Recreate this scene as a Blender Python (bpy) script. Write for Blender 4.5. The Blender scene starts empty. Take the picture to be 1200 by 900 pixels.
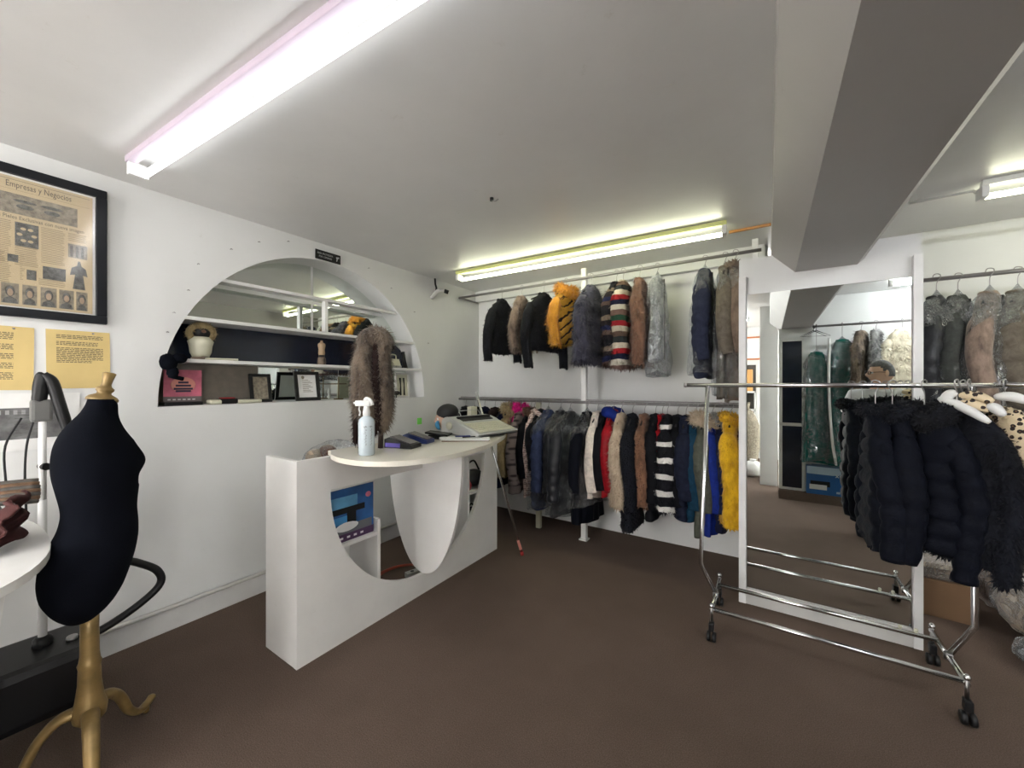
import bpy, bmesh, math, random
import numpy as np
from mathutils import Vector, Matrix, Euler
PI = math.pi
scene = bpy.context.scene
C = scene.collection

# ---------------------------------------------------------------- camera
cd = bpy.data.cameras.new('camera'); cam = bpy.data.objects.new('camera', cd); C.objects.link(cam)
cd.sensor_width = 36.0; cd.lens = 455/1200*36.0; cd.clip_start = 0.02
cam.location = (0, 0, 1.47)
cam.rotation_euler = (math.radians(90.0), 0, math.radians(33.4))
scene.camera = cam
# ---------------------------------------------------------------- world, exposure
w = bpy.data.worlds.new('world'); scene.world = w; w.use_nodes = True
w.node_tree.nodes['Background'].inputs[0].default_value = (1.0, 0.97, 0.93, 1)
w.node_tree.nodes['Background'].inputs[1].default_value = 4.2
vs = scene.view_settings
vs.view_transform = 'Standard'; vs.look = 'None'; vs.gamma = 1.0; vs.use_curve_mapping = False
vs.exposure = 1.90
TUBE_E = 5.0

# ---------------------------------------------------------------- materials
def srgb(r, g, b):
    f = lambda c: (c/255/12.92) if c/255 <= 0.04045 else ((c/255+0.055)/1.055)**2.4
    return (f(r), f(g), f(b), 1)
class NT:
    def __init__(s, name):
        s.m = bpy.data.materials.new(name); s.m.use_nodes = True
        s.t = s.m.node_tree; s.p = s.t.nodes['Principled BSDF']; s.out = s.t.nodes['Material Output']
        s.tc = None
    def n(s, typ, **kw):
        nd = s.t.nodes.new(typ)
        for k, v in kw.items():
            if k in nd.inputs.keys() if isinstance(k, str) and not hasattr(nd, k) else False: nd.inputs[k].default_value = v
            else: setattr(nd, k, v)
        return nd
    def l(s, a, b): s.t.links.new(a, b)
    def obj(s, scale=(1, 1, 1), rot=(0, 0, 0)):
        if s.tc is None: s.tc = s.n('ShaderNodeTexCoord')
        mp = s.n('ShaderNodeMapping'); mp.inputs['Scale'].default_value = scale; mp.inputs['Rotation'].default_value = rot
        s.l(s.tc.outputs['Object'], mp.inputs['Vector']); return mp.outputs['Vector']
    def noise(s, vec, scale, detail=4, rough=0.55, dist=0):
        nd = s.n('ShaderNodeTexNoise'); nd.inputs['Scale'].default_value = scale; nd.inputs['Detail'].default_value = detail
        nd.inputs['Roughness'].default_value = rough; nd.inputs['Distortion'].default_value = dist
        s.l(vec, nd.inputs['Vector']); return nd.outputs['Fac']
    def ramp(s, fac, stops, interp='LINEAR'):
        r = s.n('ShaderNodeValToRGB'); cr = r.color_ramp; cr.interpolation = interp
        while len(cr.elements) < len(stops): cr.elements.new(0.5)
        for e, (p, c) in zip(cr.elements, stops): e.position = p; e.color = c
        s.l(fac, r.inputs['Fac']); return r.outputs['Color']
    def bump(s, fac, strength=0.3, dist=0.01):
        b = s.n('ShaderNodeBump'); b.inputs['Strength'].default_value = strength; b.inputs['Distance'].default_value = dist
        s.l(fac, b.inputs['Height']); s.l(b.outputs['Normal'], s.p.inputs['Normal'])
def dk(c, k): return (c[0]*k, c[1]*k, c[2]*k, 1)
def plain(name, col, rough=0.5, metal=0.0, var=0.06, vs_=6.0, bump=0.0, bs=60.0, spec=0.5, coat=0):
    T = NT(name); T.p.inputs['Roughness'].default_value = rough; T.p.inputs['Metallic'].default_value = metal
    T.p.inputs['Specular IOR Level'].default_value = spec
    if coat: T.p.inputs['Coat Weight'].default_value = coat
    v = T.obj(); f = T.noise(v, vs_)
    T.l(T.ramp(f, [(0.3, dk(col, 1-var)), (0.7, dk(col, 1+var))]), T.p.inputs['Base Color'])
    if bump: T.bump(T.noise(v, bs), bump, 0.004)
    return T.m
def mfur(name, c1, c2, scale=14.0, rough=0.85):
    T = NT(name); T.p.inputs['Roughness'].default_value = rough; T.p.inputs['Specular IOR Level'].default_value = 0.25
    f = T.noise(T.obj((1, 1, 0.45)), scale, 6, 0.7)
    T.l(T.ramp(f, [(0.36, c1), (0.62, c2)]), T.p.inputs['Base Color'])
    T.p.inputs['Sheen Weight'].default_value = 0.25 if c1[1] > 0.02 else 0.03
    return T.m
def mbands(name, cols, period, dist=0.03, rot=(0, 0, 0), rough=0.85, xmix=0.0):
    """soft horizontal bands of dyed pelt, repeating every `period` metres"""
    T = NT(name); T.p.inputs['Roughness'].default_value = rough; T.p.inputs['Specular IOR Level'].default_value = 0.25
    v = T.obj((1, 1, 1), rot)
    sx = T.n('ShaderNodeSeparateXYZ'); T.l(v, sx.inputs[0])
    nz = T.noise(T.obj(), 9.0, 3)
    a = T.n('ShaderNodeMath', operation='MULTIPLY_ADD'); T.l(nz, a.inputs[0]); a.inputs[1].default_value = dist; T.l(sx.outputs['Z'], a.inputs[2])
    b = T.n('ShaderNodeMath', operation='DIVIDE'); T.l(a.outputs[0], b.inputs[0]); b.inputs[1].default_value = period
    c = T.n('ShaderNodeMath', operation='FRACT'); T.l(b.outputs[0], c.inputs[0])
    T.l(T.ramp(c.outputs[0], [(i/len(cols), q) for i, q in enumerate(cols)], 'CONSTANT'), T.p.inputs['Base Color'])
    return T.m
def mpuffer(name, col, rough=0.75, spec=0.12):
    T = NT(name); T.p.inputs['Roughness'].default_value = rough; T.p.inputs['Specular IOR Level'].default_value = spec
    v = T.obj(); f = T.noise(v, 22.0, 5, 0.65, 0.6)
    T.l(T.ramp(f, [(0.3, dk(col, 0.7)), (0.7, dk(col, 1.25))]), T.p.inputs['Base Color'])
    T.bump(f, 0.5, 0.012); return T.m
def mspots(name, base, spot, ring):
    T = NT(name); T.p.inputs['Roughness'].default_value = 0.9
    v = T.obj()
    vo = T.n('ShaderNodeTexVoronoi'); vo.inputs['Scale'].default_value = 38.0; T.l(v, vo.inputs['Vector'])
    nz = T.noise(v, 60.0, 2)
    a = T.n('ShaderNodeMath', operation='MULTIPLY_ADD'); T.l(nz, a.inputs[0]); a.inputs[1].default_value = 0.25; T.l(vo.outputs['Distance'], a.inputs[2])
    T.l(T.ramp(a.outputs[0], [(0, ring), (0.26, spot), (0.47, base)], 'CONSTANT'), T.p.inputs['Base Color'])
    return T.m
def mplaid(name, a, b, c, s=24):
    T = NT(name); T.p.inputs['Roughness'].default_value = 0.9
    v = T.obj()
    w1 = T.n('ShaderNodeTexWave'); w1.bands_direction = 'Z'; w1.inputs['Scale'].default_value = s/4; T.l(v, w1.inputs['Vector'])
    w2 = T.n('ShaderNodeTexWave'); w2.bands_direction = 'DIAGONAL'; w2.inputs['Scale'].default_value = s/5; T.l(v, w2.inputs['Vector'])
    ad = T.n('ShaderNodeMath', operation='ADD'); T.l(w1.outputs['Fac'], ad.inputs[0]); T.l(w2.outputs['Fac'], ad.inputs[1])
    T.l(T.ramp(ad.outputs[0], [(0.2, a), (0.55, b), (0.9, c)]), T.p.inputs['Base Color'])
    return T.m
def mplastic(name, tint=(0.9, 0.92, 0.95, 1), amt=0.07, dif=0.15, crease=0.16):
    """thin clear dry-cleaning film: mostly see-through with glints painted as whitish crease streaks"""
    T = NT(name); T.t.nodes.remove(T.p)
    tr = T.n('ShaderNodeBsdfTransparent'); tr.inputs[0].default_value = (0.95, 0.96, 0.97, 1)
    gl = T.n('ShaderNodeBsdfGlossy'); gl.inputs['Color'].default_value = tint; gl.inputs['Roughness'].default_value = 0.16
    v = T.obj((1, 1, 0.5)); f = T.noise(v, 13.0, 3, 0.6, 1.4)
    r = T.ramp(f, [(0.40, (0, 0, 0, 1)), (0.47, (1, 1, 1, 1)), (0.50, (0.2, 0.2, 0.2, 1)), (0.56, (0.9, 0.9, 0.9, 1)), (0.63, (0, 0, 0, 1))])
    b = T.n('ShaderNodeBump'); b.inputs['Strength'].default_value = 1.0; b.inputs['Distance'].default_value = 0.05
    T.l(r, b.inputs['Height']); T.l(b.outputs[0], gl.inputs['Normal'])
    df = T.n('ShaderNodeBsdfDiffuse'); df.inputs[0].default_value = tint; T.l(b.outputs[0], df.inputs['Normal'])
    m0 = T.n('ShaderNodeMixShader'); m0.inputs[0].default_value = dif; T.l(gl.outputs[0], m0.inputs[1]); T.l(df.outputs[0], m0.inputs[2])
    lw = T.n('ShaderNodeLayerWeight'); lw.inputs[0].default_value = 0.3; T.l(b.outputs[0], lw.inputs['Normal'])
    ma = T.n('ShaderNodeMath', operation='MULTIPLY_ADD'); T.l(lw.outputs['Facing'], ma.inputs[0]); ma.inputs[1].default_value = 0.38; ma.inputs[2].default_value = amt
    mb = T.n('ShaderNodeMath', operation='MULTIPLY_ADD'); T.l(r, mb.inputs[0]); mb.inputs[1].default_value = crease; T.l(ma.outputs[0], mb.inputs[2])  # glints painted in: the film turns whiter along its creases
    mx = T.n('ShaderNodeMixShader'); T.l(mb.outputs[0], mx.inputs[0]); T.l(tr.outputs[0], mx.inputs[1]); T.l(m0.outputs[0], mx.inputs[2])
    T.l(mx.outputs[0], T.out.inputs['Surface']); return T.m
def memit(name, col, e):
    T = NT(name); T.p.inputs['Base Color'].default_value = (0.8, 0.8, 0.8, 1)
    T.p.inputs['Emission Color'].default_value = col; T.p.inputs['Emission Strength'].default_value = e; return T.m
def mmirror(name, col=(0.86, 0.9, 0.88, 1), rough=0.0):
    T = NT(name); T.p.inputs['Metallic'].default_value = 1; T.p.inputs['Base Color'].default_value = col; T.p.inputs['Roughness'].default_value = rough; return T.m

def mwall(name, col, stain=0.05, rough=0.6, bump=0.08):
    T = NT(name); T.p.inputs['Roughness'].default_value = rough
    v = T.obj(); f = T.noise(v, 1.6, 6, 0.6); g = T.noise(v, 11.0, 8, 0.75)
    mx = T.n('ShaderNodeMixRGB'); mx.blend_type = 'MULTIPLY'; mx.inputs[0].default_value = 1
    T.l(T.ramp(f, [(0.3, dk(col, 1-stain)), (0.65, dk(col, 1+stain*0.4))]), mx.inputs[1])
    T.l(T.ramp(g, [(0.22, (0.82, 0.8, 0.76, 1)), (0.36, (1, 1, 1, 1))]), mx.inputs[2])
    T.l(mx.outputs[0], T.p.inputs['Base Color'])
    T.bump(T.noise(v, 5.0, 5, 0.6), bump, 0.02)
    return T.m
M = {}
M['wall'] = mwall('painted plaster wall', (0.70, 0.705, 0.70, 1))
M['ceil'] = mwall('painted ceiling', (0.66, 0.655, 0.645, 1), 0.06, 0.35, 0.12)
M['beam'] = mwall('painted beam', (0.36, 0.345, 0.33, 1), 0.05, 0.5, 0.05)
M['counter'] = mwall('scuffed white paint', (0.80, 0.79, 0.77, 1), 0.10, 0.4, 0.03)
M['top'] = mwall('cream laminate', (0.74, 0.71, 0.62, 1), 0.04, 0.3, 0.02)
M['white'] = plain('white paint', (0.7, 0.7, 0.69, 1), 0.4)
M['trimgrey'] = plain('grey white trim paint', (0.55, 0.54, 0.52, 1), 0.45)
def carpet():
    T = NT('brown carpet'); T.p.inputs['Roughness'].default_value = 1.0; T.p.inputs['Specular IOR Level'].default_value = 0.1
    v = T.obj(); f = T.noise(v, 1.2, 5, 0.6); g = T.noise(v, 220.0, 3, 0.7)
    mx = T.n('ShaderNodeMixRGB'); mx.blend_type = 'MULTIPLY'; mx.inputs[0].default_value = 1
    T.l(T.ramp(f, [(0.3, (0.118, 0.085, 0.068, 1)), (0.7, (0.156, 0.113, 0.091, 1))]), mx.inputs[1])
    T.l(T.ramp(g, [(0.3, (0.55, 0.55, 0.55, 1)), (0.7, (1.25, 1.25, 1.25, 1))]), mx.inputs[2])
    T.l(mx.outputs[0], T.p.inputs['Base Color']); T.bump(g, 0.8, 0.006)
    return T.m
M['carpet'] = carpet()
M['navyglass'] = plain('navy glossy board', (0.012, 0.016, 0.03, 1), 0.12, var=0.2)
M['taupe'] = plain('taupe board', (0.20, 0.175, 0.145, 1), 0.6, var=0.12, vs_=20)
M['mirror'] = mmirror('mirror glass')
M['mirror2'] = mmirror('niche mirror glass', (0.80, 0.84, 0.80, 1), 0.01)
M['chrome'] = plain('chrome', (0.62, 0.62, 0.62, 1), 0.18, 1.0)
M['steel'] = plain('brushed steel', (0.35, 0.34, 0.34, 1), 0.35, 1.0)
M['greyrail'] = plain('grey rail paint', (0.22, 0.21, 0.21, 1), 0.4, 0.3)
M['black'] = plain('black plastic', (0.008, 0.008, 0.009, 1), 0.42, spec=0.3)
M['blackcloth'] = plain('black jersey', (0.0035, 0.0042, 0.007, 1), 0.95, var=0.2, bump=0.3, bs=300, spec=0.05)
M['gold'] = plain('gold painted wood', (0.24, 0.16, 0.06, 1), 0.42, 0.4, var=0.3, vs_=12, bump=0.2)
M['frameblack'] = plain('black lacquer frame', (0.005, 0.006, 0.009, 1), 0.35, spec=0.3)
M['paper'] = plain('white paper', (0.75, 0.75, 0.74, 1), 0.7)
M['news'] = plain('aged newsprint', (0.56, 0.45, 0.28, 1), 0.8, var=0.08)
M['yellow'] = plain('yellow sheet', (0.62, 0.47, 0.20, 1), 0.8, var=0.06)
M['ink'] = plain('printed ink', (0.09, 0.075, 0.06, 1), 0.9)
M['inksoft'] = plain('faded printed text', (0.26, 0.20, 0.12, 1), 0.9)
M['photo'] = plain('halftone photo', (0.10, 0.10, 0.095, 1), 0.8, var=0.6, vs_=60)
M['photomid'] = plain('halftone photo mid grey', (0.24, 0.21, 0.16, 1), 0.8, var=0.4, vs_=50)
M['skinprint'] = plain('printed portrait tone', (0.36, 0.26, 0.18, 1), 0.8)
M['plastic'] = mplastic('clear garment film')
M['plasticthick'] = mplastic('thick garment film', (0.85, 0.87, 0.9, 1), 0.14, 0.3, 0.34)
M['skin'] = plain('skin', (0.62, 0.40, 0.29, 1), 0.55)
M['hairgrey'] = plain('grey hair', (0.12, 0.12, 0.12, 1), 0.7, var=0.4, vs_=80)
M['hairblack'] = plain('black hair', (0.008, 0.008, 0.01, 1), 0.6)
M['bluebox'] = plain('glossy blue carton', (0.02, 0.09, 0.26, 1), 0.3, var=0.5, vs_=4)
M['red'] = plain('red cloth', (0.32, 0.02, 0.02, 1), 0.8)
M['pink'] = plain('pink print', (0.62, 0.16, 0.24, 1), 0.6, var=0.3, vs_=8)
M['cardboard'] = plain('cardboard', (0.16, 0.09, 0.045, 1), 0.85)
M['greyplastic'] = plain('grey office plastic', (0.42, 0.43, 0.41, 1), 0.45)
M['creamplastic'] = plain('cream keys plastic', (0.55, 0.54, 0.42, 1), 0.5)

# ---------------------------------------------------------------- mesh helpers
def finish(name, bm, mat, parent=None, smooth=False, kind=None, loc=None):
    me = bpy.data.meshes.new(name); bm.to_mesh(me); bm.free()
    if isinstance(mat, (list, tuple)):
        for m in mat: me.materials.append(m)
    else: me.materials.append(mat)
    if smooth:
        for p in me.polygons: p.use_smooth = True
    o = bpy.data.objects.new(name, me); C.objects.link(o)
    if parent is not None: o.parent = parent
    if loc is not None: o.location = loc
    if kind: o['kind'] = kind
    return o
def B(bm, x0, x1, y0, y1, z0, z1, bev=0.0, mi=0, mat4=None):
    r = bmesh.ops.create_cube(bm, size=1.0)
    vs_ = r['verts']
    for v in vs_:
        v.co = Vector(((x0+x1)/2+v.co.x*(x1-x0), (y0+y1)/2+v.co.y*(y1-y0), (z0+z1)/2+v.co.z*(z1-z0)))
    fs = set(f for v in vs_ for f in v.link_faces)
    for f in fs: f.material_index = mi
    if bev:
        es = list(set(e for v in vs_ for e in v.link_edges))
        rr = bmesh.ops.bevel(bm, geom=es, offset=bev, segments=2, affect='EDGES', profile=0.6)
        vs_ = list(set(v for f in rr['faces'] for v in f.verts) | set(v for v in vs_ if v.is_valid))
    if mat4 is not None:
        for v in vs_: v.co = mat4 @ v.co
    return vs_
def box(name, x0, x1, y0, y1, z0, z1, mat, parent=None, bev=0.0, kind=None, mat4=None):
    bm = bmesh.new(); B(bm, x0, x1, y0, y1, z0, z1, bev, 0, mat4); return finish(name, bm, mat, parent, kind=kind)
def T_(bm, pts, rads, n=10, cap=True, flat=1.0, mi=0):
    """tube along points with per-point radius"""
    pts = [Vector(p) for p in pts]
    if not isinstance(rads, (list, tuple)): rads = [rads]*len(pts)
    rings = []; prev = None
    for i, p in enumerate(pts):
        if i == 0: t = pts[1]-p
        elif i == len(pts)-1: t = p-pts[i-1]
        else: t = (pts[i+1]-p).normalized()+(p-pts[i-1]).normalized()
        t.normalize()
        if prev is None:
            a = Vector((0, 0, 1)) if abs(t.z) < 0.9 else Vector((1, 0, 0))
            u = t.cross(a).normalized()
        else:
            u = (prev-t*prev.dot(t)).normalized()
        prev = u; v = t.cross(u)
        rings.append([bm.verts.new(p+(u*math.cos(2*PI*k/n)+v*math.sin(2*PI*k/n)*flat)*rads[i]) for k in range(n)])
    for a, b in zip(rings, rings[1:]):
        for k in range(n):
            f = bm.faces.new((a[k], a[(k+1) % n], b[(k+1) % n], b[k])); f.material_index = mi; f.smooth = True
    if cap:
        f = bm.faces.new(list(reversed(rings[0]))); f.material_index = mi
        f = bm.faces.new(rings[-1]); f.material_index = mi
    return rings
def tube(name, pts, rads, mat, parent=None, n=10, flat=1.0, smooth=False, loc=None, kind=None):
    bm = bmesh.new(); T_(bm, pts, rads, n, True, flat); return finish(name, bm, mat, parent, smooth, kind, loc)
def spline(pts, n=8):
    pts = [Vector(p) for p in pts]; out = []
    P = [pts[0]*2-pts[1]]+pts+[pts[-1]*2-pts[-2]]
    for i in range(1, len(P)-2):
        for k in range(n):
            t = k/n; a, b, c, d = P[i-1], P[i], P[i+1], P[i+2]
            out.append(0.5*((2*b)+(c-a)*t+(2*a-5*b+4*c-d)*t*t+(3*b-a-3*c+d)*t**3))
    out.append(pts[-1]); return out
def lathe(name, prof, mat, parent=None, n=24, loc=(0, 0, 0), mat4=None):
    """prof: list of (radius, z)"""
    bm = bmesh.new(); rings = []
    for r, z in prof:
        rings.append([bm.verts.new((r*math.cos(2*PI*k/n), r*math.sin(2*PI*k/n), z)) for k in range(n)])
    for a, b in zip(rings, rings[1:]):
        for k in range(n): bm.faces.new((a[k], a[(k+1) % n], b[(k+1) % n], b[k])).smooth = True
    bm.faces.new(list(reversed(rings[0]))); bm.faces.new(rings[-1])
    if mat4 is not None:
        for v in bm.verts: v.co = mat4 @ v.co
    return finish(name, bm, mat, parent, loc=loc)
def prism(name, poly, axis, a0, a1, mat, parent=None, kind=None, bev=0.0, loc=None):
    """poly: 2D outline; axis 'x': (y,z), 'y': (x,z), 'z': (x,y); extruded from a0 to a1"""
    bm = bmesh.new()
    def mk(p, a): return {'x': (a, p[0], p[1]), 'y': (p[0], a, p[1]), 'z': (p[0], p[1], a)}[axis]
    A = [bm.verts.new(mk(p, a0)) for p in poly]; Bv = [bm.verts.new(mk(p, a1)) for p in poly]
    bm.faces.new(A); bm.faces.new(list(reversed(Bv)))
    n = len(poly)
    for k in range(n): bm.faces.new((A[k], Bv[k], Bv[(k+1) % n], A[(k+1) % n]))
    bmesh.ops.recalc_face_normals(bm, faces=bm.faces)
    return finish(name, bm, mat, parent, kind=kind, loc=loc)
def ellip(bm, c, r, rot=None, seg=20, rings=14, jit=0.0, rng=None, mi=0):
    rr = bmesh.ops.create_uvsphere(bm, u_segments=seg, v_segments=rings, radius=1.0)
    for v in rr['verts']:
        p = Vector((v.co.x*r[0], v.co.y*r[1], v.co.z*r[2]))
        if jit and rng: p *= 1+rng.uniform(-jit, jit)
        if rot is not None: p = rot @ p
        v.co = p+Vector(c)
    for f in set(f for v in rr['verts'] for f in v.link_faces): f.smooth = True; f.material_index = mi
    return rr['verts']
def tagit(o, label, cat, group=None, kind=None):
    o['label'] = label; o['category'] = cat
    if group: o['group'] = group
    if kind: o['kind'] = kind
    return o
def thing(name, label, cat, loc=(0, 0, 0), rz=0.0, group=None):
    o = bpy.data.objects.new(name, None); C.objects.link(o); o.empty_display_size = 0.05
    o.location = loc; o.rotation_euler = (0, 0, rz); return tagit(o, label, cat, group)
def struct(o): o['kind'] = 'structure'; return o
def text(name, s, size, loc, rot, mat, parent=None, xs=1.0, align='LEFT', ext=0.0004):
    cu = bpy.data.curves.new(name+'_c', 'FONT'); cu.body = s; cu.size = size; cu.extrude = ext; cu.align_x = align
    cu.resolution_u = 2
    to = bpy.data.objects.new(name+'_c', cu); C.objects.link(to)
    dg = bpy.context.evaluated_depsgraph_get()
    me = bpy.data.meshes.new_from_object(to.evaluated_get(dg)); me.name = name
    bpy.data.objects.remove(to); bpy.data.curves.remove(cu)
    me.materials.clear(); me.materials.append(mat)
    o = bpy.data.objects.new(name, me); C.objects.link(o)
    o.location = loc; o.rotation_euler = rot; o.scale = (xs, 1, 1)
    if parent: o.parent = parent
    return o
WALLROT = (PI/2, 0, PI/2)        # text that faces +X and reads along +Y
FRONTROT = (PI/2, 0, 0)          # text that faces -Y
BACKROT = (PI/2, 0, PI)          # text that faces +Y

def plate(name, xf, xb, y0, y1, z0, z1, oy0, oy1, lo, hi, mat, parent=None, n=48):
    """upright plate in the YZ plane (faces at X=xf and X=xb) with an opening oy0..oy1 between lo(y) and hi(y)"""
    bm = bmesh.new()
    ys = [y0]+[oy0+(oy1-oy0)*(0.5-0.5*math.cos(PI*i/n)) for i in range(n+1)]+[y1]
    def q(*p): return bm.faces.new([bm.verts.new(c) for c in p])
    def slab(ya, yb, a0, a1, b0, b1):
        q((xf, ya, a0), (xf, yb, b0), (xf, yb, b1), (xf, ya, a1))
        q((xb, yb, b0), (xb, ya, a0), (xb, ya, a1), (xb, yb, b1))
    slab(ys[0], ys[1], z0, z1, z0, z1); slab(ys[-2], ys[-1], z0, z1, z0, z1)
    for i in range(1, len(ys)-2):
        a, b = ys[i], ys[i+1]
        slab(a, b, z0, lo(a), z0, lo(b)); slab(a, b, hi(a), z1, hi(b), z1)
        q((xf, a, lo(a)), (xb, a, lo(a)), (xb, b, lo(b)), (xf, b, lo(b)))
        q((xf, b, hi(b)), (xb, b, hi(b)), (xb, a, hi(a)), (xf, a, hi(a)))
    if abs(hi(oy0)-lo(oy0)) > 1e-4: q((xf, oy0, lo(oy0)), (xf, oy0, hi(oy0)), (xb, oy0, hi(oy0)), (xb, oy0, lo(oy0)))
    if abs(hi(oy1)-lo(oy1)) > 1e-4: q((xf, oy1, hi(oy1)), (xf, oy1, lo(oy1)), (xb, oy1, lo(oy1)), (xb, oy1, hi(oy1)))
    q((xf, y0, z1), (xf, y1, z1), (xb, y1, z1), (xb, y0, z1)); q((xf, y0, z0), (xb, y0, z0), (xb, y1, z0), (xf, y1, z0))
    q((xf, y0, z0), (xf, y0, z1), (xb, y0, z1), (xb, y0, z0)); q((xf, y1, z1), (xf, y1, z0), (xb, y1, z0), (xb, y1, z1))
    bmesh.ops.remove_doubles(bm, verts=bm.verts, dist=1e-5)
    bmesh.ops.recalc_face_normals(bm, faces=bm.faces)
    return finish(name, bm, mat, parent)

# ================================================================ THE ROOM
CZ = 2.60
struct(box('floor', -3.4, 3.7, -3.1, 4.4, -0.08, 0.0, M['carpet']))
struct(box('ceiling', -3.4, 3.7, -3.1, 4.4, CZ, CZ+0.08, M['ceil']))
NC, NA, NB, NS = 1.82, 1.06, 1.13, 1.335     # niche centre, half width, height, sill
def arch(y):
    return NS+NB*math.sqrt(max(0.0, 1-((y-NC)/NA)**2))
def sill(y): return NS
wl = struct(plate('wall_left', -3.0, -3.24, -3.1, 4.2, 0, CZ, NC-NA, NC+NA, sill, arch, M['wall']))
box('niche_backing', -3.30, -3.242, NC-NA-0.1, NC+NA+0.1, NS-0.05, CZ-0.02, M['wall'], wl)
def arcpoly(y0, y1, z0, z1, n=30):
    """part of the arch between two heights and two y limits"""
    pts = [(max(y0, NC-NA*math.sqrt(max(0, 1-((z0-NS)/NB)**2))), z0), (min(y1, NC+NA*math.sqrt(max(0, 1-((z0-NS)/NB)**2))), z0)]
    a, b = pts[0][0], pts[1][0]
    top = []
    for i in range(n+1):
        y = b+(a-b)*i/n
        top.append((y, min(z1, arch(y))))
    return pts+[t for t in top if t[1] > z0+1e-4]
XB = -3.238
prism('mirror_pane', arcpoly(0, NC-0.01, 2.175, 3), 'x', XB-0.003, XB, M['mirror2'], wl)
prism('mirror_pane', arcpoly(NC+0.01, 4, 2.175, 3), 'x', XB-0.003, XB, M['mirror2'], wl)
prism('mirror_pane', arcpoly(0, NC-0.01, 1.90, 2.145), 'x', XB-0.003, XB, M['mirror2'], wl)
prism('mirror_pane', arcpoly(NC+0.01, 4, 1.90, 2.145), 'x', XB-0.003, XB, M['mirror2'], wl)
prism('back_panel', arcpoly(0, 4, 1.625, 1.87), 'x', XB-0.003, XB, M['navyglass'], wl)['label'] = 'glossy navy back panel'
prism('back_panel', arcpoly(0, 1.40, 1.336, 1.605), 'x', XB-0.003, XB, M['taupe'], wl)['label'] = 'taupe back panel'
prism('mirror_pane', arcpoly(1.405, 2.06, 1.336, 1.605), 'x', XB-0.003, XB, M['mirror2'], wl)
prism('mirror_pane', arcpoly(2.065, 4, 1.336, 1.605), 'x', XB-0.003, XB, M['mirror2'], wl)
for z, dx in ((1.605, 0.0), (1.872, 0.005), (2.148, 0.02)):
    ya = NC-NA*math.sqrt(1-((z+0.01-NS)/NB)**2); yb = 2*NC-ya
    box('shelf', XB if z < 2 else -3.10, -3.0-dx, ya-0.01, yb+0.01, z, z+0.022, M['white'], wl)
box('divider', -3.07, -3.02, NC-0.012, NC+0.012, 1.894, 2.148, M['white'], wl)
struct(box('baseboard_left', -3.0, -2.975, -3.1, 3.8, 0, 0.125, M['white'], bev=0.004))
tube('wall_pipe', [(-2.965, -2.9, 0.142), (-2.965, 3.7, 0.142)], 0.013, M['trimgrey'], bpy.data.objects['baseboard_left'])
struct(box('wall_back', -3.24, 0.0, 3.80, 3.95, 0, CZ, M['wall']))
struct(box('wall_right_bay', 0.0, 3.7, 4.10, 4.25, 0, CZ, M['wall']))
struct(box('wall_right', 3.6, 3.75, -0.42, 4.25, 0, CZ, M['wall']))
# rear wall with a broad unseen window, added to let in daylight
wr = struct(box('wall_rear', -1.18, 3.7, -3.15, -3.0, 0, CZ, M['wall']))
box('wall_pier', -3.3, -2.85, -3.15, -3.0, 0, CZ, M['wall'], wr); box('wall_apron', -2.85, -1.18, -3.15, -3.0, 0, 0.35, M['wall'], wr); box('wall_head', -2.85, -1.18, -3.15, -3.0, 2.35, CZ, M['wall'], wr)
wn = struct(box('added_window_1', -2.85, -1.18, -3.10, -3.05, 0.35, 0.40, M['trimgrey']))  # unseen window, added so daylight fills the room
for a in ((-2.85, -1.18, 2.30, 2.35), (-2.85, -2.80, 0.40, 2.30), (-1.23, -1.18, 0.40, 2.30), (-2.04, -1.99, 0.40, 2.30)): box('added_window_frame', a[0], a[1], -3.10, -3.05, a[2], a[3], M['trimgrey'], wn)
struct(box('trim_1', -3.0, -0.02, 3.735, 3.80, 2.475, CZ, M['wall']))        # board along the top of the back wall
# beam, with a chamfered soffit
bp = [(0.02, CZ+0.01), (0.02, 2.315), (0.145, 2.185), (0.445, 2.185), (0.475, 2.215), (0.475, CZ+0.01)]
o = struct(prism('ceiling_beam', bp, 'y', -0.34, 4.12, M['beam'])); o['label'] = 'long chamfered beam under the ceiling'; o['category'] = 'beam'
# mirror column
mc = struct(box('wall_column', -0.165, 0.715, 3.07, 3.26, 0, 2.315, M['wall']))
box('mirror_pane', -0.118, 0.672, 3.052, 3.058, 0.105, 2.07, M['mirror'], mc)
box('mirror_backing', -0.118, 0.672, 3.058, 3.072, 0.10, 2.07, M['white'], mc)
box('frame_strip', -0.165, -0.122, 3.03, 3.07, 0.0, 2.19, M['white'], mc, 0.003)
box('frame_strip', 0.676, 0.715, 3.03, 3.07, 0.0, 2.19, M['white'], mc, 0.003)
box('frame_strip', -0.122, 0.676, 3.035, 3.07, 0.0, 0.10, M['trimgrey'], mc, 0.003)
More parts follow.
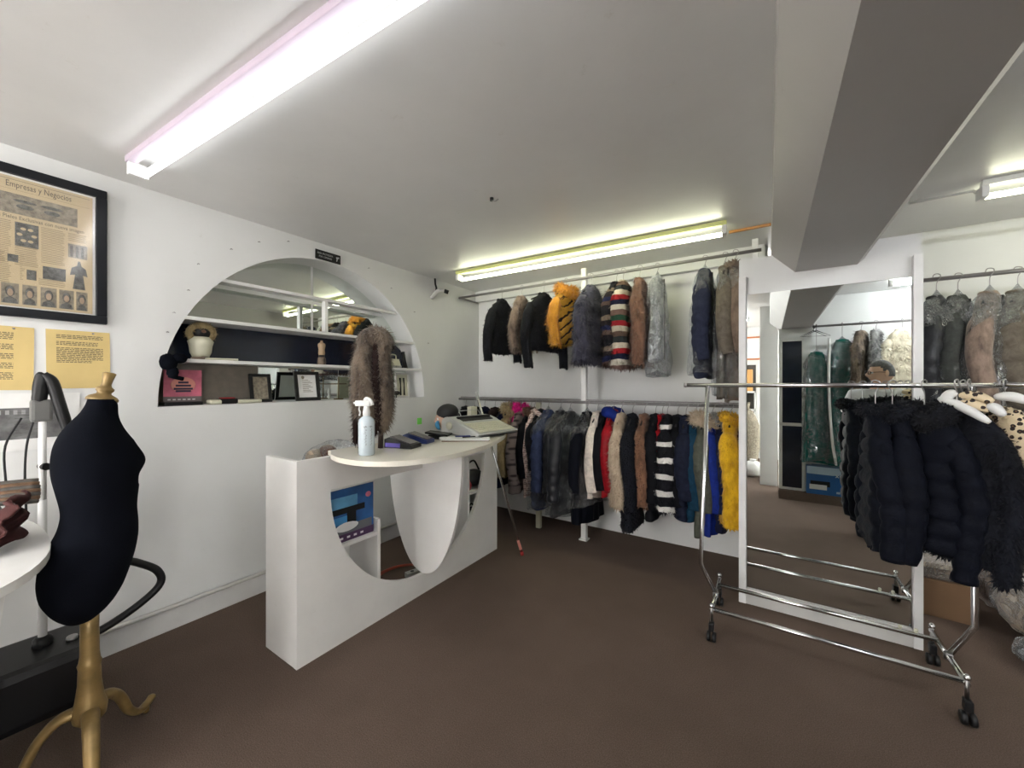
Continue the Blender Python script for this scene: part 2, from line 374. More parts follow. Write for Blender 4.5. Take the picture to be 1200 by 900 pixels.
# column and partition behind the camera (seen in the mirror)
cr = struct(box('wall_rear_column', 0.12, 0.46, -0.34, -0.06, 0, 2.19, M['wall']))
box('glass_panel', 0.155, 0.36, -0.06, -0.05, 0.14, 2.02, M['navyglass'], cr)
for a, b, c_, d in ((0.13, 0.155, 0.12, 2.04), (0.36, 0.385, 0.12, 2.04)):
    box('glass_frame', a, b, -0.06, -0.04, c_, d, M['white'], cr)
box('glass_frame', 0.13, 0.385, -0.06, -0.04, 0.10, 0.14, M['white'], cr)
box('glass_frame', 0.13, 0.385, -0.06, -0.04, 0.93, 0.97, M['trimgrey'], cr)
box('glass_frame', 0.13, 0.385, -0.06, -0.04, 2.02, 2.06, M['white'], cr)
struct(box('wall_rear_partition', 0.46, 3.6, -0.42, -0.30, 0, CZ, M['wall']))
struct(box('wall_rear_pier', -0.10, 0.115, -0.95, -0.66, 0, CZ, M['wall']))
struct(box('trim_2', 0.115, 3.2, -0.30, 0.04, 0, 0.11, M['carpet']))          # carpeted step

# ---------------------------------------------------------------- light fittings
def fixture(label, x0, x1, y0, y1, tubecol, battencol, glow, cat='light', e=TUBE_E, L=None):
    L = math.hypot(x1-x0, y1-y0)
    t = thing('ceiling_light', label, cat, (x0, y0, 2.5), math.atan2(y1-y0, x1-x0), 'fluorescent battens')
    box('batten', 0, L, -0.052, -0.012, 0.070, 0.10, battencol, t, 0.004)
    bm = bmesh.new(); T_(bm, [(0.03, 0.015, 0.026), (L-0.03, 0.015, 0.026)], 0.015, 14)
    finish('tube', bm, glow, t)
    for x in (0.0, L-0.03):
        box('lamp_holder', x, x+0.03, -0.045, 0.033, 0.009, 0.072, M['white'], t, 0.004)
    return t
gw = memit('glowing tube white', (0.95, 0.98, 1.0, 1), TUBE_E*0.42)
gy = memit('glowing tube greenish', (0.99, 1.0, 0.72, 1), TUBE_E*1.1)
gr = memit('glowing tube fill', (0.97, 0.98, 1.0, 1), TUBE_E*3.5)  # for the added rear batten
gs = memit('glowing tube brightest', (0.97, 0.98, 1.0, 1), TUBE_E*7)
fixture('long white fluorescent batten on the ceiling above the left wall picture', -2.66, -0.27, 0.60, 0.765, None, plain('lilac cast batten', (0.50, 0.42, 0.50, 1), 0.4), gw)  # lilac cast of the light is put into the batten colour
fixture('fluorescent batten with painted yellow-green glow above the hanging fur jackets', -2.62, -0.24, 2.99, 3.09, None, plain('yellow green glow batten', (0.62, 0.66, 0.25, 1), 0.4), gy)  # yellow-green glow of the tube is painted into the batten colour
fixture('fluorescent batten in the right bay beyond the dark beam', 0.99, 3.35, 3.28, 3.34, None, plain('white batten', (0.7, 0.7, 0.66, 1), 0.4), gy)
fixture('fluorescent batten over the rear partition, seen only in the tall mirror', 1.08, 3.4, 0.42, 0.45, None, bpy.data.materials['white batten'], gs)
fixture('fluorescent batten added at the rear of the left bay for fill light', -2.6, -0.25, -1.5, -1.4, None, bpy.data.materials['white batten'], gr)  # extra batten added behind the camera to brighten the room
tagit(tube('conduit', [(0.72, 3.32, 2.575), (0.98, 3.31, 2.575), (1.0, 3.31, 2.55)], 0.008, M['trimgrey']), 'thin cable conduit leading to the light in the right bay', 'conduit')
tagit(box('wooden_batten', -0.24, 0.018, 3.27, 3.29, 2.583, 2.599, plain('orange wood', (0.45, 0.22, 0.07, 1), 0.5)), 'thin orange strip on the ceiling between light and beam', 'strip')
t = thing('ceiling_hook', 'small black fitting in the middle of the ceiling', 'hook', (-1.40, 1.90, CZ))
tube('stem', [(0, 0, 0), (0, 0, -0.018)], 0.012, M['black'], t); tube('wire', spline([(0, 0, -0.015), (0.02, 0.01, -0.02), (0.035, 0.02, -0.008)], 4), 0.004, M['steel'], t)
# ================================================================ GARMENTS
def spikes(bm, faces, count, length, width, rng, droop=0.9, lift=0.45):
    """short tapering tufts that make a mesh furry"""
    ar = np.array([f.calc_area() for f in faces]); cum = np.cumsum(ar)/ar.sum()
    idx = np.searchsorted(cum, rng.random(count)); idx = np.minimum(idx, len(faces)-1)
    nv = []
    for i in idx:
        f = faces[int(i)]; vs_ = f.verts
        a, b = rng.random(), rng.random()
        c = [v.co for v in vs_]
        p = (c[0]*(1-a)+c[1]*a)*(1-b)+(c[-1]*(1-a)+c[-2 if len(c) > 3 else -1]*a)*b
        nv.append((p, f.normal.copy()))
    for p, n in nv:
        r = Vector(rng.normal(0, 0.35, 3).tolist())
        d = (n*lift+Vector((0, 0, -droop))+r).normalized()
        s = d.cross(n+r*0.5)
        if s.length < 1e-4: continue
        s.normalize(); L = length*(0.6+0.8*rng.random()); wd = width*(0.6+0.8*rng.random())
        q = p-n*0.002
        f = bm.faces.new((bm.verts.new(q-s*wd/2), bm.verts.new(q+s*wd/2), bm.verts.new(q+d*L+n*L*0.12)))
        f.smooth = True
def body_mesh(L, W, T, style, seed, flare=1.05, n=40, m=46, cut=0.0, open_=0.0):
    rng = np.random.default_rng(seed); ph = rng.random(6)*6.28
    bm = bmesh.new(); rings = []
    ss = [0, 0.015, 0.03, 0.05, 0.075, 0.105, 0.14]+list(np.linspace(0.17, L, m-7))
    for s in ss:
        if s < 0.03: ww = 0.036+s*1.3; dd = 0.028+s*0.5
        elif s < 0.18:
            k = (s-0.03)/0.15; ww = 0.075+(W/2-0.085)*k**0.9; dd = 0.042+(T*0.42-0.042)*k
        else:
            k = (s-0.18)/max(L-0.18, 0.01); ww = W/2*(0.97-0.08*math.sin(PI*min(k*1.3, 1))+(flare-1)*k); dd = T/2*(0.84+0.42*min(1, k*1.6)-0.08*k)
        q = 0.0
        if style == 'puffer' and s > 0.04: q = 0.019*abs(math.sin(PI*s/0.085))**0.55-0.009
        if style == 'fur': q = 0.006*math.sin(s*31+ph[0])
        if style == 'bands' and s > 0.04: q = 0.022*abs(math.sin(PI*s/0.13))**0.5-0.01
        fold = min(1.0, s/0.5)*(0.004 if style in ('puffer', 'fur', 'bands') else 0.011)
        ring = []
        for k in range(n):
            th = 2*PI*k/n; c_, s_ = math.cos(th), math.sin(th)
            x = ww*math.copysign(abs(c_)**0.85, c_); y = dd*math.copysign(abs(s_)**0.75, s_)
            r = q+fold*(math.sin(5*th+ph[1]+s*2)+0.6*math.sin(9*th+ph[2]-s*3))+0.004*math.sin(3*th+17*s+ph[3])
            nn = Vector((c_*dd, s_*ww, 0)).normalized()
            z = -s+0.02*cut*c_+(0.012*math.sin(2*th+ph[4]) if s > L-0.02 else 0)
            ring.append(bm.verts.new((x+nn.x*r, y+nn.y*r, z)))
        rings.append(ring)
    for a, b in zip(rings, rings[1:]):
        for k in range(n): bm.faces.new((a[(k+1) % n], a[k], b[k], b[(k+1) % n])).smooth = True
    c0 = bm.verts.new((0, 0, 0.012)); c1 = bm.verts.new((0, 0, -L+0.05))
    for k in range(n):
        bm.faces.new((rings[0][k], rings[0][(k+1) % n], c0)).smooth = True
        bm.faces.new((rings[-1][(k+1) % n], rings[-1][k], c1)).smooth = True
    bm.normal_update(); return bm
def sleeve_mesh(side, W, SL, style, seed, r0=0.062, r1=0.048, fwd=0.02):
    rng = np.random.default_rng(seed+50); bm = bmesh.new()
    n = 16; pts = []; rad = []
    m = 30
    for i in range(m+1):
        t = i/m
        x = side*(W/2-0.06+0.065*min(1, t*2.2)+0.012*math.sin(t*3+seed)); y = -fwd*t*1.5-0.01*math.sin(t*6+seed); z = -0.125-t*SL
        r = r0+(r1-r0)*t
        r *= min(1.0, 0.5+t*3.2)
        if style == 'puffer': r += 0.013*abs(math.sin(PI*t*SL/0.085))**0.55-0.004
        if style == 'bands': r += 0.012*abs(math.sin(PI*t*SL/0.13))**0.5
        pts.append((x, y, z)); rad.append(r)
    T_(bm, pts, rad, n, True, 0.82); bm.normal_update(); return bm
HOOKS = []
GCOUNT = [0]
def garment(name, label, cat, x, y, rod, hem, mat, style='cloth', W=0.42, T=0.12, phi=90, SL=None, sleeves=True, collar=None, furlen=0.035,
            n_spk=3600, plast=None, group=None, flare=1.05, drop=0.085, hook='steel', zipc=None, trim=None, extra=None, hooklabel=None, slmat=None, tilt=0.0, hang=True):
    """a coat on a hanger; local x is the shoulder line, local -y the front; origin at the hem below the rod"""
    GCOUNT[0] += 1; seed = GCOUNT[0]*7; rng = np.random.default_rng(seed)
    neck = rod-drop; L = neck-hem
    t = thing(name, label, cat, (x, y, hem), math.radians(phi), group)
    t.rotation_euler = (0, math.radians(tilt), math.radians(phi))
    up = (0, 0, L)
    st = style
    bm = body_mesh(L, W, T, st, seed, flare)
    if style in ('fur', 'bands'): spikes(bm, list(bm.faces), n_spk, furlen, 0.011, rng)
    finish('body', bm, mat, t, loc=up)
    if sleeves:
        SLn = SL if SL else min(0.56, L*0.86)
        for s in (-1, 1):
            bm = sleeve_mesh(s, W, SLn, st, seed+s, 0.062 if W > 0.35 else 0.05, 0.048 if W > 0.35 else 0.042)
            if style in ('fur', 'bands'): spikes(bm, list(bm.faces), int(n_spk*0.28), furlen, 0.011, rng)
            finish('sleeve', bm, (slmat[0] if s < 0 else slmat[1]) if isinstance(slmat, (list, tuple)) else (slmat or mat), t, loc=up)
            if trim:
                bm = bmesh.new(); T_(bm, [(s*(W/2+0.012), -0.035, -0.105-SLn+0.03), (s*(W/2+0.012), -0.035, -0.105-SLn-0.03)], [0.05, 0.055], 14); bm.normal_update()
                spikes(bm, list(bm.faces), 500, 0.03, 0.01, rng, 0.6, 0.8); finish('fur_cuff', bm, trim, t, loc=up)
    if collar is not None:
        cm, cr, clen = collar
        bm = bmesh.new(); pts = []
        for i in range(19):
            a = -PI*0.5+PI*2*i/18
            pts.append((0.085*math.cos(a), 0.055*math.sin(a)-0.005, -0.022-0.05*max(0, -math.sin(a))))
        T_(bm, pts, [cr*(0.8+0.3*math.sin(i*1.3)**2) for i in range(19)], 12); bm.normal_update()
        if clen > 0: spikes(bm, list(bm.faces), 1700, clen, 0.009, rng, 0.3, 0.8)
        finish('fur_collar' if clen > 0 else 'collar', bm, cm, t, loc=up)
    else:
        bm = bmesh.new()
        pts = [(0.052*math.cos(a), 0.036*math.sin(a), -0.012-0.03*max(0, -math.sin(a))) for a in [-PI/2+2*PI*i/16 for i in range(17)]]
        T_(bm, pts, 0.013, 8); bm.normal_update()
        if style in ('fur', 'bands'): spikes(bm, list(bm.faces), 350, furlen*0.8, 0.009, rng)
        finish('collar', bm, mat, t, loc=up)
    if style not in ('fur', 'bands') and zipc is not False:
        bm = bmesh.new(); pts = [(0.004*math.sin(s*9), -(0.045+(T/2*1.12-0.045)*min(1, max(0, s-0.03)/0.4))-0.006, -s) for s in np.linspace(0.03, L-0.01, 14)]
        T_(bm, pts, 0.006, 6, True, 0.5); finish('zipper', bm, zipc or M['black'], t, loc=up)
    if plast:
        PL = L+plast[1]
        bm = body_mesh(PL, W+0.05, T+0.05, 'cloth', seed+3, 1.12, 40, 34)
        for v in bm.verts:
            ft = min(1.0, max(0.12, (0.02-v.co.z)/0.10)); v.co.x *= ft; v.co.y *= ft
            if v.co.z < -0.1: v.co += Vector((0.012*math.sin(v.co.z*37+v.co.y*60), 0.010*math.sin(v.co.z*29+v.co.x*45+1), 0))
        finish('plastic_cover', bm, plast[0], t, loc=(0, 0, L+0.035))
    if extra: extra(t, L, W, T, rng)
    if hang:
        h = thing('coat_hanger', hooklabel or ('hanger of the '+label), 'hanger', (x, y, rod), math.radians(phi), None)
        hk = [(0, 0.018, 0.004), (0, 0.012, 0.022), (0, 0, 0.026), (0, -0.016, 0.018), (0, -0.018, 0.0), (0, -0.006, -0.022), (0, 0, -0.045), (0, 0, -drop-0.01)]
        tube('hook', spline(hk, 4), 0.0028, M[hook], h, 6)
        tube('shoulder_bar', [(-W/2+0.07, 0, -drop-0.085), (-0.05, 0, -drop-0.03), (0, 0, -drop-0.01), (0.05, 0, -drop-0.03), (W/2-0.07, 0, -drop-0.085)], 0.007, M['black'], h, 6)
    return t

c_ = lambda r, g, b: srgb(r, g, b)
F = {
 'blackfur': mfur('black fur', c_(6, 7, 12), c_(18, 20, 28)),
 'bluefur': mfur('charcoal blue fur', c_(42, 42, 58), c_(76, 75, 92)),
 'taupefur': mfur('taupe fur', c_(96, 82, 74), c_(150, 130, 116)),
 'beigefur': mfur('beige fur', c_(150, 132, 112), c_(190, 172, 150)),
 'brownfur': mfur('brown fur', c_(84, 58, 46), c_(128, 94, 76)),
 'rackbrown': mfur('warm brown fur', c_(84, 58, 44), c_(128, 92, 70)),
 'greybrown': mfur('grey brown long fur', c_(50, 40, 34), c_(140, 124, 108), 10),
 'creamfur': mfur('cream fur', c_(190, 180, 158), c_(228, 220, 200)),
 'greyfur': mfur('silver grey fur', c_(70, 70, 74), c_(160, 160, 158)),
 'yellowfur': mfur('mustard yellow fur', c_(176, 130, 14), c_(226, 180, 30)),
 'khakifur': mfur('khaki fur', c_(120, 104, 72), c_(164, 146, 108)),
 'navyfur': mfur('navy black fur', c_(4, 6, 13), c_(12, 15, 26)),
 'magenta': mfur('magenta fur', c_(190, 10, 110), c_(235, 40, 150)),
}
F['tiger'] = mbands('tiger striped fur', [c_(196, 150, 62), c_(206, 160, 68), c_(30, 24, 24), c_(188, 142, 56)], 0.075, 0.10, (0.35, 0.45, 0))
F['orange'] = mfur('orange yellow fur', c_(190, 128, 36), c_(218, 158, 56))
F['multi'] = mbands('many coloured striped fur', [c_(176, 166, 150), c_(140, 24, 36), c_(34, 70, 54), c_(104, 80, 74), c_(196, 190, 178), c_(24, 26, 52), c_(150, 30, 36), c_(196, 186, 170), c_(40, 44, 46), c_(96, 76, 66)], 0.46, 0.03)
F['multi2'] = mbands('dark striped fur', [c_(30, 26, 32), c_(90, 72, 66), c_(28, 34, 70), c_(34, 28, 30), c_(120, 106, 94), c_(22, 22, 28)], 0.26, 0.05)
F['zebra'] = mbands('black and white banded fur', [c_(12, 12, 20), c_(215, 212, 208), c_(12, 12, 20)], 0.125, 0.05)
F['leopard'] = mspots('leopard print fur', c_(214, 196, 164), c_(40, 30, 30), c_(120, 92, 62))
F['navypuff'] = mpuffer('navy black puffer', c_(9, 12, 22)); F['denim'] = mpuffer('slate blue puffer', c_(62, 72, 104))
F['charpuff'] = mpuffer('charcoal shiny fabric', c_(34, 36, 42), 0.4, 0.4); F['royal'] = mpuffer('royal blue fabric', c_(20, 38, 112))
F['tealpuff'] = mpuffer('dark teal puffer', c_(18, 50, 70)); F['olive'] = mpuffer('olive grey fabric', c_(72, 74, 66)); F['navyprint'] = mpuffer('dark navy mottled fabric', c_(24, 28, 44))
F['yellowpuff'] = mpuffer('yellow fabric', c_(206, 164, 20)); F['redcloth'] = mpuffer('red satin', c_(140, 18, 28), 0.4); F['darkred'] = mpuffer('dark red fabric', c_(70, 14, 22))
F['navycloth'] = mpuffer('navy fabric', c_(20, 24, 48)); F['cream'] = mpuffer('cream wool', c_(214, 204, 192)); F['black'] = mpuffer('black fabric', c_(12, 13, 18), 0.7)
F['plaid'] = mplaid('grey brown plaid', c_(50, 44, 44), c_(88, 78, 76), c_(118, 106, 102)); F['pinkpat'] = mplaid('pink and white check', c_(190, 160, 150), c_(120, 90, 90), c_(216, 196, 188), 60)
F['silver'] = mpuffer('silver grey fabric', c_(178, 180, 184), 0.3); F['bagnavy'] = mpuffer('navy wool', c_(40, 44, 62)); F['brownlong'] = mfur('brown long coat fur', c_(92, 78, 68), c_(128, 110, 96))
F['teal'] = mpuffer('deep green velvet', c_(8, 88, 78), 0.45); F['darkbrown'] = mpuffer('dark brown fabric', c_(44, 34, 32)); F['taupecloth'] = mpuffer('taupe fabric', c_(104, 96, 86)); F['greyolive'] = mpuffer('grey green coat', c_(66, 68, 66))
RY = 3.40; UZ = 2.46; LZ = 1.30
# ---- upper rail
G = 'fur jackets on the upper rail'
def U(*a, **k): k.setdefault('group', G); return garment(*a, **k)
U('fur_jacket', 'black fur jacket nearest the room corner on the upper rail', 'jacket', -2.37, RY, UZ, 1.80, F['blackfur'], 'fur', phi=80, SL=0.54, W=0.42, T=0.12, furlen=0.02)
U('fur_jacket', 'taupe brown fur jacket with a white tag between two black jackets', 'jacket', -2.12, RY, UZ, 1.80, F['taupefur'], 'fur', phi=88, W=0.34, T=0.10, SL=0.42,
  extra=lambda t, L, W, T, r: box('price_tag', 0.06, 0.065, -0.11, -0.07, 0.04, 0.13, M['paper'], t)['label'] if False else box('price_tag', 0.05, 0.09, -T/2-0.03, -T/2-0.026, 0.03, 0.12, M['paper'], t))
U('jacket', 'black jacket with a broad right sleeve beside the tiger striped fur', 'jacket', -1.86, RY, UZ, 1.80, F['blackfur'], 'fur', phi=72, W=0.48, T=0.13, SL=0.62, furlen=0.018)
U('fur_jacket', 'yellow fur jacket with black tiger stripes, left of the white post', 'jacket', -1.62, RY, UZ, 1.85, F['tiger'], 'fur', phi=74, W=0.38, T=0.15, SL=0.44, slmat=(F['orange'], F['tiger']), n_spk=4200, collar=(F['orange'], 0.045, 0.03), drop=0.06)
U('fur_coat', 'charcoal blue shaggy fur coat just right of the white post', 'coat', -1.355, RY-0.02, UZ, 1.66, F['bluefur'], 'bands', phi=84, W=0.44, T=0.17, furlen=0.045, n_spk=5200, flare=1.25, SL=0.55)
U('fur_coat', 'dark striped fur coat half hidden behind the bright striped one', 'coat', -1.125, RY, UZ, 1.64, F['multi2'], 'fur', phi=84, W=0.42, T=0.13, n_spk=4200)
U('fur_coat', 'fur coat in bold red, green, white and black bands', 'coat', -1.06, RY-0.02, UZ, 1.62, F['multi'], 'bands', phi=92, W=0.40, T=0.15, n_spk=4800, SL=0.6)
U('fur_coat', 'plain brown fur coat on the upper rail beside the striped coats', 'coat', -0.915, RY-0.02, UZ, 1.66, F['brownfur'], 'fur', phi=94, W=0.36, T=0.12, n_spk=4200, SL=0.62)
U('covered_coat', 'silver grey coat under clear plastic, with empty wall to its right', 'coat', -0.775, RY, UZ, 1.66, F['silver'], 'cloth', phi=92, W=0.34, T=0.09, plast=(M['plasticthick'], 0.16), sleeves=False)
U('covered_coat', 'navy coat under clear plastic, hanging alone on the upper rail', 'coat', -0.415, RY, UZ, 1.52, F['bagnavy'], 'puffer', phi=84, W=0.40, T=0.09, plast=(M['plastic'], 0.01), sleeves=True, SL=0.6)
U('covered_coat', 'long brown coat under plastic, leftmost beside the mirror frame', 'coat', -0.275, RY, UZ, 1.36, F['taupecloth'], 'cloth', phi=90, W=0.42, T=0.07, plast=(M['plastic'], 0.02))
U('covered_coat', 'brown fur coat under plastic touching the mirror frame', 'coat', -0.205, RY-0.02, UZ, 1.34, F['brownlong'], 'cloth', phi=90, W=0.36, T=0.10, plast=(M['plastic'], 0.0), collar=(F['brownlong'], 0.03, 0.02))
# ---- lower rail
G2 = 'coats and furs on the lower rail'
def Lw(*a, **k): k.setdefault('group', G2); k.setdefault('T', 0.10); k.setdefault('W', 0.40); return garment(*a, **k)
Lw('jacket', 'short black jacket at the corner end of the lower rail', 'jacket', -2.87, RY, LZ, 0.70, F['black'], phi=90, T=0.07)
Lw('jacket', 'black jacket second from the corner on the lower rail', 'jacket', -2.74, RY, LZ, 0.62, F['black'], phi=86, T=0.08)
Lw('jacket', 'dark jacket with a pale hanger showing above it behind the typewriter', 'jacket', -2.60, RY, LZ, 0.60, F['navycloth'], phi=92, T=0.06, W=0.34)
Lw('jacket', 'dark brown jacket sloping under its hanger beside the typewriter', 'jacket', -2.46, RY, LZ, 0.60, F['darkbrown'], phi=88, T=0.07)
Lw('coat', 'dark navy coat left of the khaki fur on the lower rail', 'coat', -2.33, RY, LZ, 0.41, F['navycloth'], phi=88, T=0.09, W=0.44)
Lw('fur_coat', 'khaki fur coat with a rounded hood beside the pink fur', 'coat', -2.225, RY-0.03, LZ, 0.53, F['khakifur'], 'fur', phi=88, W=0.38, T=0.11, collar=(F['khakifur'], 0.055, 0.03), furlen=0.02, drop=0.06)
Lw('fur_vest', 'bright magenta fur vest, the only pink garment', 'vest', -2.135, RY, LZ, 0.74, F['magenta'], 'fur', phi=90, W=0.36, T=0.09, sleeves=False, collar=(F['magenta'], 0.045, 0.03), drop=0.06)
Lw('coat', 'grey brown plaid coat right of the magenta vest', 'coat', -2.10, RY-0.05, LZ, 0.40, F['plaid'], phi=90, W=0.38, T=0.09, SL=0.6)
Lw('jacket', 'black jacket with a brown fur collar right of the plaid coat', 'jacket', -2.01, RY, LZ, 0.60, F['black'], phi=90, W=0.42, T=0.09, collar=(F['rackbrown'], 0.035, 0.02))
Lw('coat', 'pink and white checked coat under a black jacket on the lower rail', 'coat', -1.955, RY-0.02, LZ, 0.38, F['pinkpat'], phi=90, W=0.36, T=0.06)
Lw('jacket', 'short black fur jacket with a pale pink collar', 'jacket', -1.885, RY-0.02, LZ, 0.72, F['blackfur'], 'fur', phi=90, W=0.44, T=0.10, furlen=0.02, n_spk=2400, collar=(F['pinkpat'], 0.025, 0))
Lw('covered_coat', 'slate blue quilted coat in clear plastic', 'coat', -1.80, RY-0.02, LZ, 0.30, F['denim'], 'puffer', phi=82, W=0.46, T=0.11, plast=(M['plastic'], 0.02), SL=0.62)
Lw('covered_coat', 'dark grey coat in plastic just left of the white post', 'coat', -1.665, RY-0.02, LZ, 0.37, F['charpuff'], 'puffer', phi=80, W=0.44, T=0.11, plast=(M['plastic'], 0.02), SL=0.62)
Lw('covered_coat', 'charcoal coat in shiny plastic hanging in front of the white post', 'coat', -1.53, RY-0.10, LZ, 0.29, F['charpuff'], 'puffer', phi=72, W=0.46, T=0.10, plast=(M['plastic'], 0.02), SL=0.66)
Lw('covered_coat', 'long navy coat in plastic just right of the white post', 'coat', -1.385, RY-0.04, LZ, 0.23, F['navypuff'], 'cloth', phi=80, W=0.46, T=0.10, plast=(M['plastic'], -0.12))
Lw('coat', 'cream woollen coat on the lower rail, the palest one', 'coat', -1.30, RY, LZ, 0.46, F['cream'], 'cloth', phi=90, W=0.40, T=0.09)
Lw('jacket', 'black jacket squeezed between the cream coat and the red one', 'jacket', -1.235, RY, LZ, 0.60, F['black'], phi=90, T=0.07)
Lw('jacket', 'red satin jacket with a royal blue hood', 'jacket', -1.155, RY, LZ, 0.50, F['redcloth'], 'cloth', phi=88, T=0.09, collar=(F['royal'], 0.05, 0), drop=0.06)
Lw('fur_coat', 'pale taupe fur coat right of the red jacket', 'coat', -1.065, RY-0.05, LZ, 0.44, F['beigefur'], 'fur', phi=92, W=0.40, T=0.13, furlen=0.03, n_spk=5000, SL=0.64)
Lw('fur_coat', 'long black fur coat hanging lowest between taupe and brown furs', 'coat', -0.965, RY-0.06, LZ, 0.28, F['navyfur'], 'fur', phi=92, W=0.42, T=0.12, furlen=0.02, n_spk=5000, SL=0.64)
Lw('fur_coat', 'warm brown fur coat between two black coats', 'coat', -0.875, RY-0.02, LZ, 0.51, F['rackbrown'], 'fur', phi=90, W=0.40, T=0.12, furlen=0.025, n_spk=4600, SL=0.6)
Lw('coat', 'black coat right of the warm brown fur', 'coat', -0.79, RY, LZ, 0.38, F['black'], 'puffer', phi=92, W=0.42, T=0.09)
Lw('jacket', 'thin red jacket, a sliver left of the banded fur', 'jacket', -0.735, RY, LZ, 0.52, F['redcloth'], 'cloth', phi=90, W=0.38, T=0.05)
Lw('fur_coat', 'black and white banded fur coat', 'coat', -0.69, RY-0.03, LZ, 0.48, F['zebra'], 'bands', phi=92, W=0.38, T=0.10, furlen=0.03, n_spk=4800, SL=0.6)
Lw('coat', 'black coat right of the black and white banded fur', 'coat', -0.615, RY, LZ, 0.46, F['black'], 'cloth', phi=92, W=0.40, T=0.09)
def patch(t, L, W, T, rng):
    for i, (x, z, m) in enumerate(((-0.1, 0.34, (0.35, 0.3, 0.6)), (-0.12, 0.18, (0.6, 0.08, 0.06)), (-0.09, 0.17, (0.6, 0.35, 0.1)), (-0.12, 0.07, (0.25, 0.5, 0.6)))):
        bm = bmesh.new(); ellip(bm, (x, -T/2-0.012, z+0.02), (0.035, 0.012, 0.045), None, 12, 8); finish('colour_patch', bm, plain('patch colour %d' % i, m+(1,), 0.7), t)
Lw('jacket', 'dark navy mottled jacket with small bright patches near the hem', 'jacket', -0.55, RY-0.02, LZ, 0.42, F['navyprint'], 'puffer', phi=90, W=0.42, T=0.10, extra=patch, SL=0.5)
Lw('puffer_coat', 'dark teal narrow quilted coat', 'coat', -0.48, RY-0.02, LZ, 0.43, F['tealpuff'], 'puffer', phi=90, W=0.40, T=0.07)
Lw('coat', 'olive grey coat with a pale fur hood', 'coat', -0.425, RY-0.04, LZ, 0.34, F['olive'], 'cloth', phi=92, W=0.42, T=0.08, collar=(F['beigefur'], 0.05, 0.035))
Lw('jacket', 'royal blue coat behind the upright of the rolling rack', 'coat', -0.36, RY-0.02, LZ, 0.355, F['royal'], 'cloth', phi=90, W=0.40, T=0.08)
Lw('coat', 'dark navy coat with grey fur trim left of the yellow fur', 'coat', -0.30, RY, LZ, 0.37, F['navycloth'], 'puffer', phi=90, W=0.40, T=0.07, collar=(F['greyfur'], 0.035, 0.03))
Lw('fur_coat', 'mustard yellow fur jacket beside the mirror frame', 'jacket', -0.235, RY-0.05, LZ, 0.46, F['yellowfur'], 'bands', phi=90, W=0.40, T=0.10, furlen=0.018, n_spk=4200, collar=(F['yellowfur'], 0.035, 0.02), SL=0.66, drop=0.06)
Lw('jacket', 'dark red jacket behind the yellow one at the mirror frame', 'jacket', -0.165, RY+0.03, LZ, 0.48, F['darkred'], 'cloth', phi=90, W=0.36, T=0.05)
# ---- right bay rail
RBY = 3.70; RBZ = 2.165
G3 = 'plastic covered coats on the right bay rail'
def Rb(*a, **k): k.setdefault('group', G3); k.setdefault('sleeves', True); k.setdefault('plast', (M['plasticthick'], 0.03)); return garment(*a, **k)
Rb('covered_coat', 'black coat in shiny plastic, first right of the mirror frame', 'coat', 0.82, RBY, RBZ, 1.05, F['navypuff'], 'puffer', phi=75, W=0.34, T=0.09, SL=0.6, drop=0.12)
Rb('covered_coat', 'black coat in plastic, second right of the mirror frame', 'coat', 0.92, RBY-0.05, RBZ, 1.0, F['charpuff'], 'puffer', phi=62, W=0.34, T=0.10, SL=0.6, drop=0.12)
Rb('covered_coat', 'green grey coat in plastic, third right of the mirror frame', 'coat', 1.03, RBY, RBZ, 0.98, F['greyolive'], 'cloth', phi=58, W=0.36, T=0.11, SL=0.6, drop=0.12)
Rb('covered_coat', 'taupe fur coat in plastic, fourth right of the mirror frame', 'coat', 1.15, RBY-0.05, RBZ, 1.05, F['taupefur'], 'cloth', phi=58, W=0.36, T=0.12, SL=0.6, drop=0.12)
Rb('covered_coat', 'taupe grey quilted coat in plastic, near the right picture edge', 'coat', 1.28, RBY, RBZ, 0.95, F['taupecloth'], 'puffer', phi=58, W=0.36, T=0.12, SL=0.6, drop=0.12)
Rb('covered_coat', 'greyish brown coat in plastic, cut by the right picture edge', 'coat', 1.44, RBY-0.04, RBZ, 1.0, F['taupecloth'], 'cloth', phi=58, W=0.36, T=0.12, SL=0.6, drop=0.12)
# ---- rolling rack coats
RKY = 2.70; RKZ = 1.463
G4 = 'coats on the rolling rack'
def Rk(*a, **k): k.setdefault('group', G4); k.setdefault('drop', 0.105); return garment(*a, **k)
Rk('puffer_coat', 'navy puffer coat with fur hood, leftmost on the rolling rack', 'coat', 0.462, RKY, RKZ, 0.66, F['navypuff'], 'puffer', phi=92, W=0.34, T=0.07, collar=(F['navyfur'], 0.028, 0.016), SL=0.60)
Rk('puffer_coat', 'navy puffer coat with fur collar, second on the rolling rack', 'coat', 0.523, RKY-0.01, RKZ, 0.69, F['navypuff'], 'puffer', phi=-72, W=0.30, T=0.11, collar=(F['navyfur'], 0.035, 0.018), SL=0.60)
Rk('puffer_coat', 'large navy puffer coat turned to the room, broad fur collar', 'coat', 0.635, RKY-0.02, RKZ, 0.69, F['navypuff'], 'puffer', phi=-46, W=0.345, T=0.17, collar=(F['blackfur'], 0.052, 0.02), SL=0.64)
Rk('fur_coat', 'large navy black fur coat between the puffer and leopard coats', 'coat', 0.762, RKY-0.02, RKZ, 0.675, F['navyfur'], 'fur', phi=-48, W=0.35, T=0.17, furlen=0.025, n_spk=8000, SL=0.62, drop=0.10)
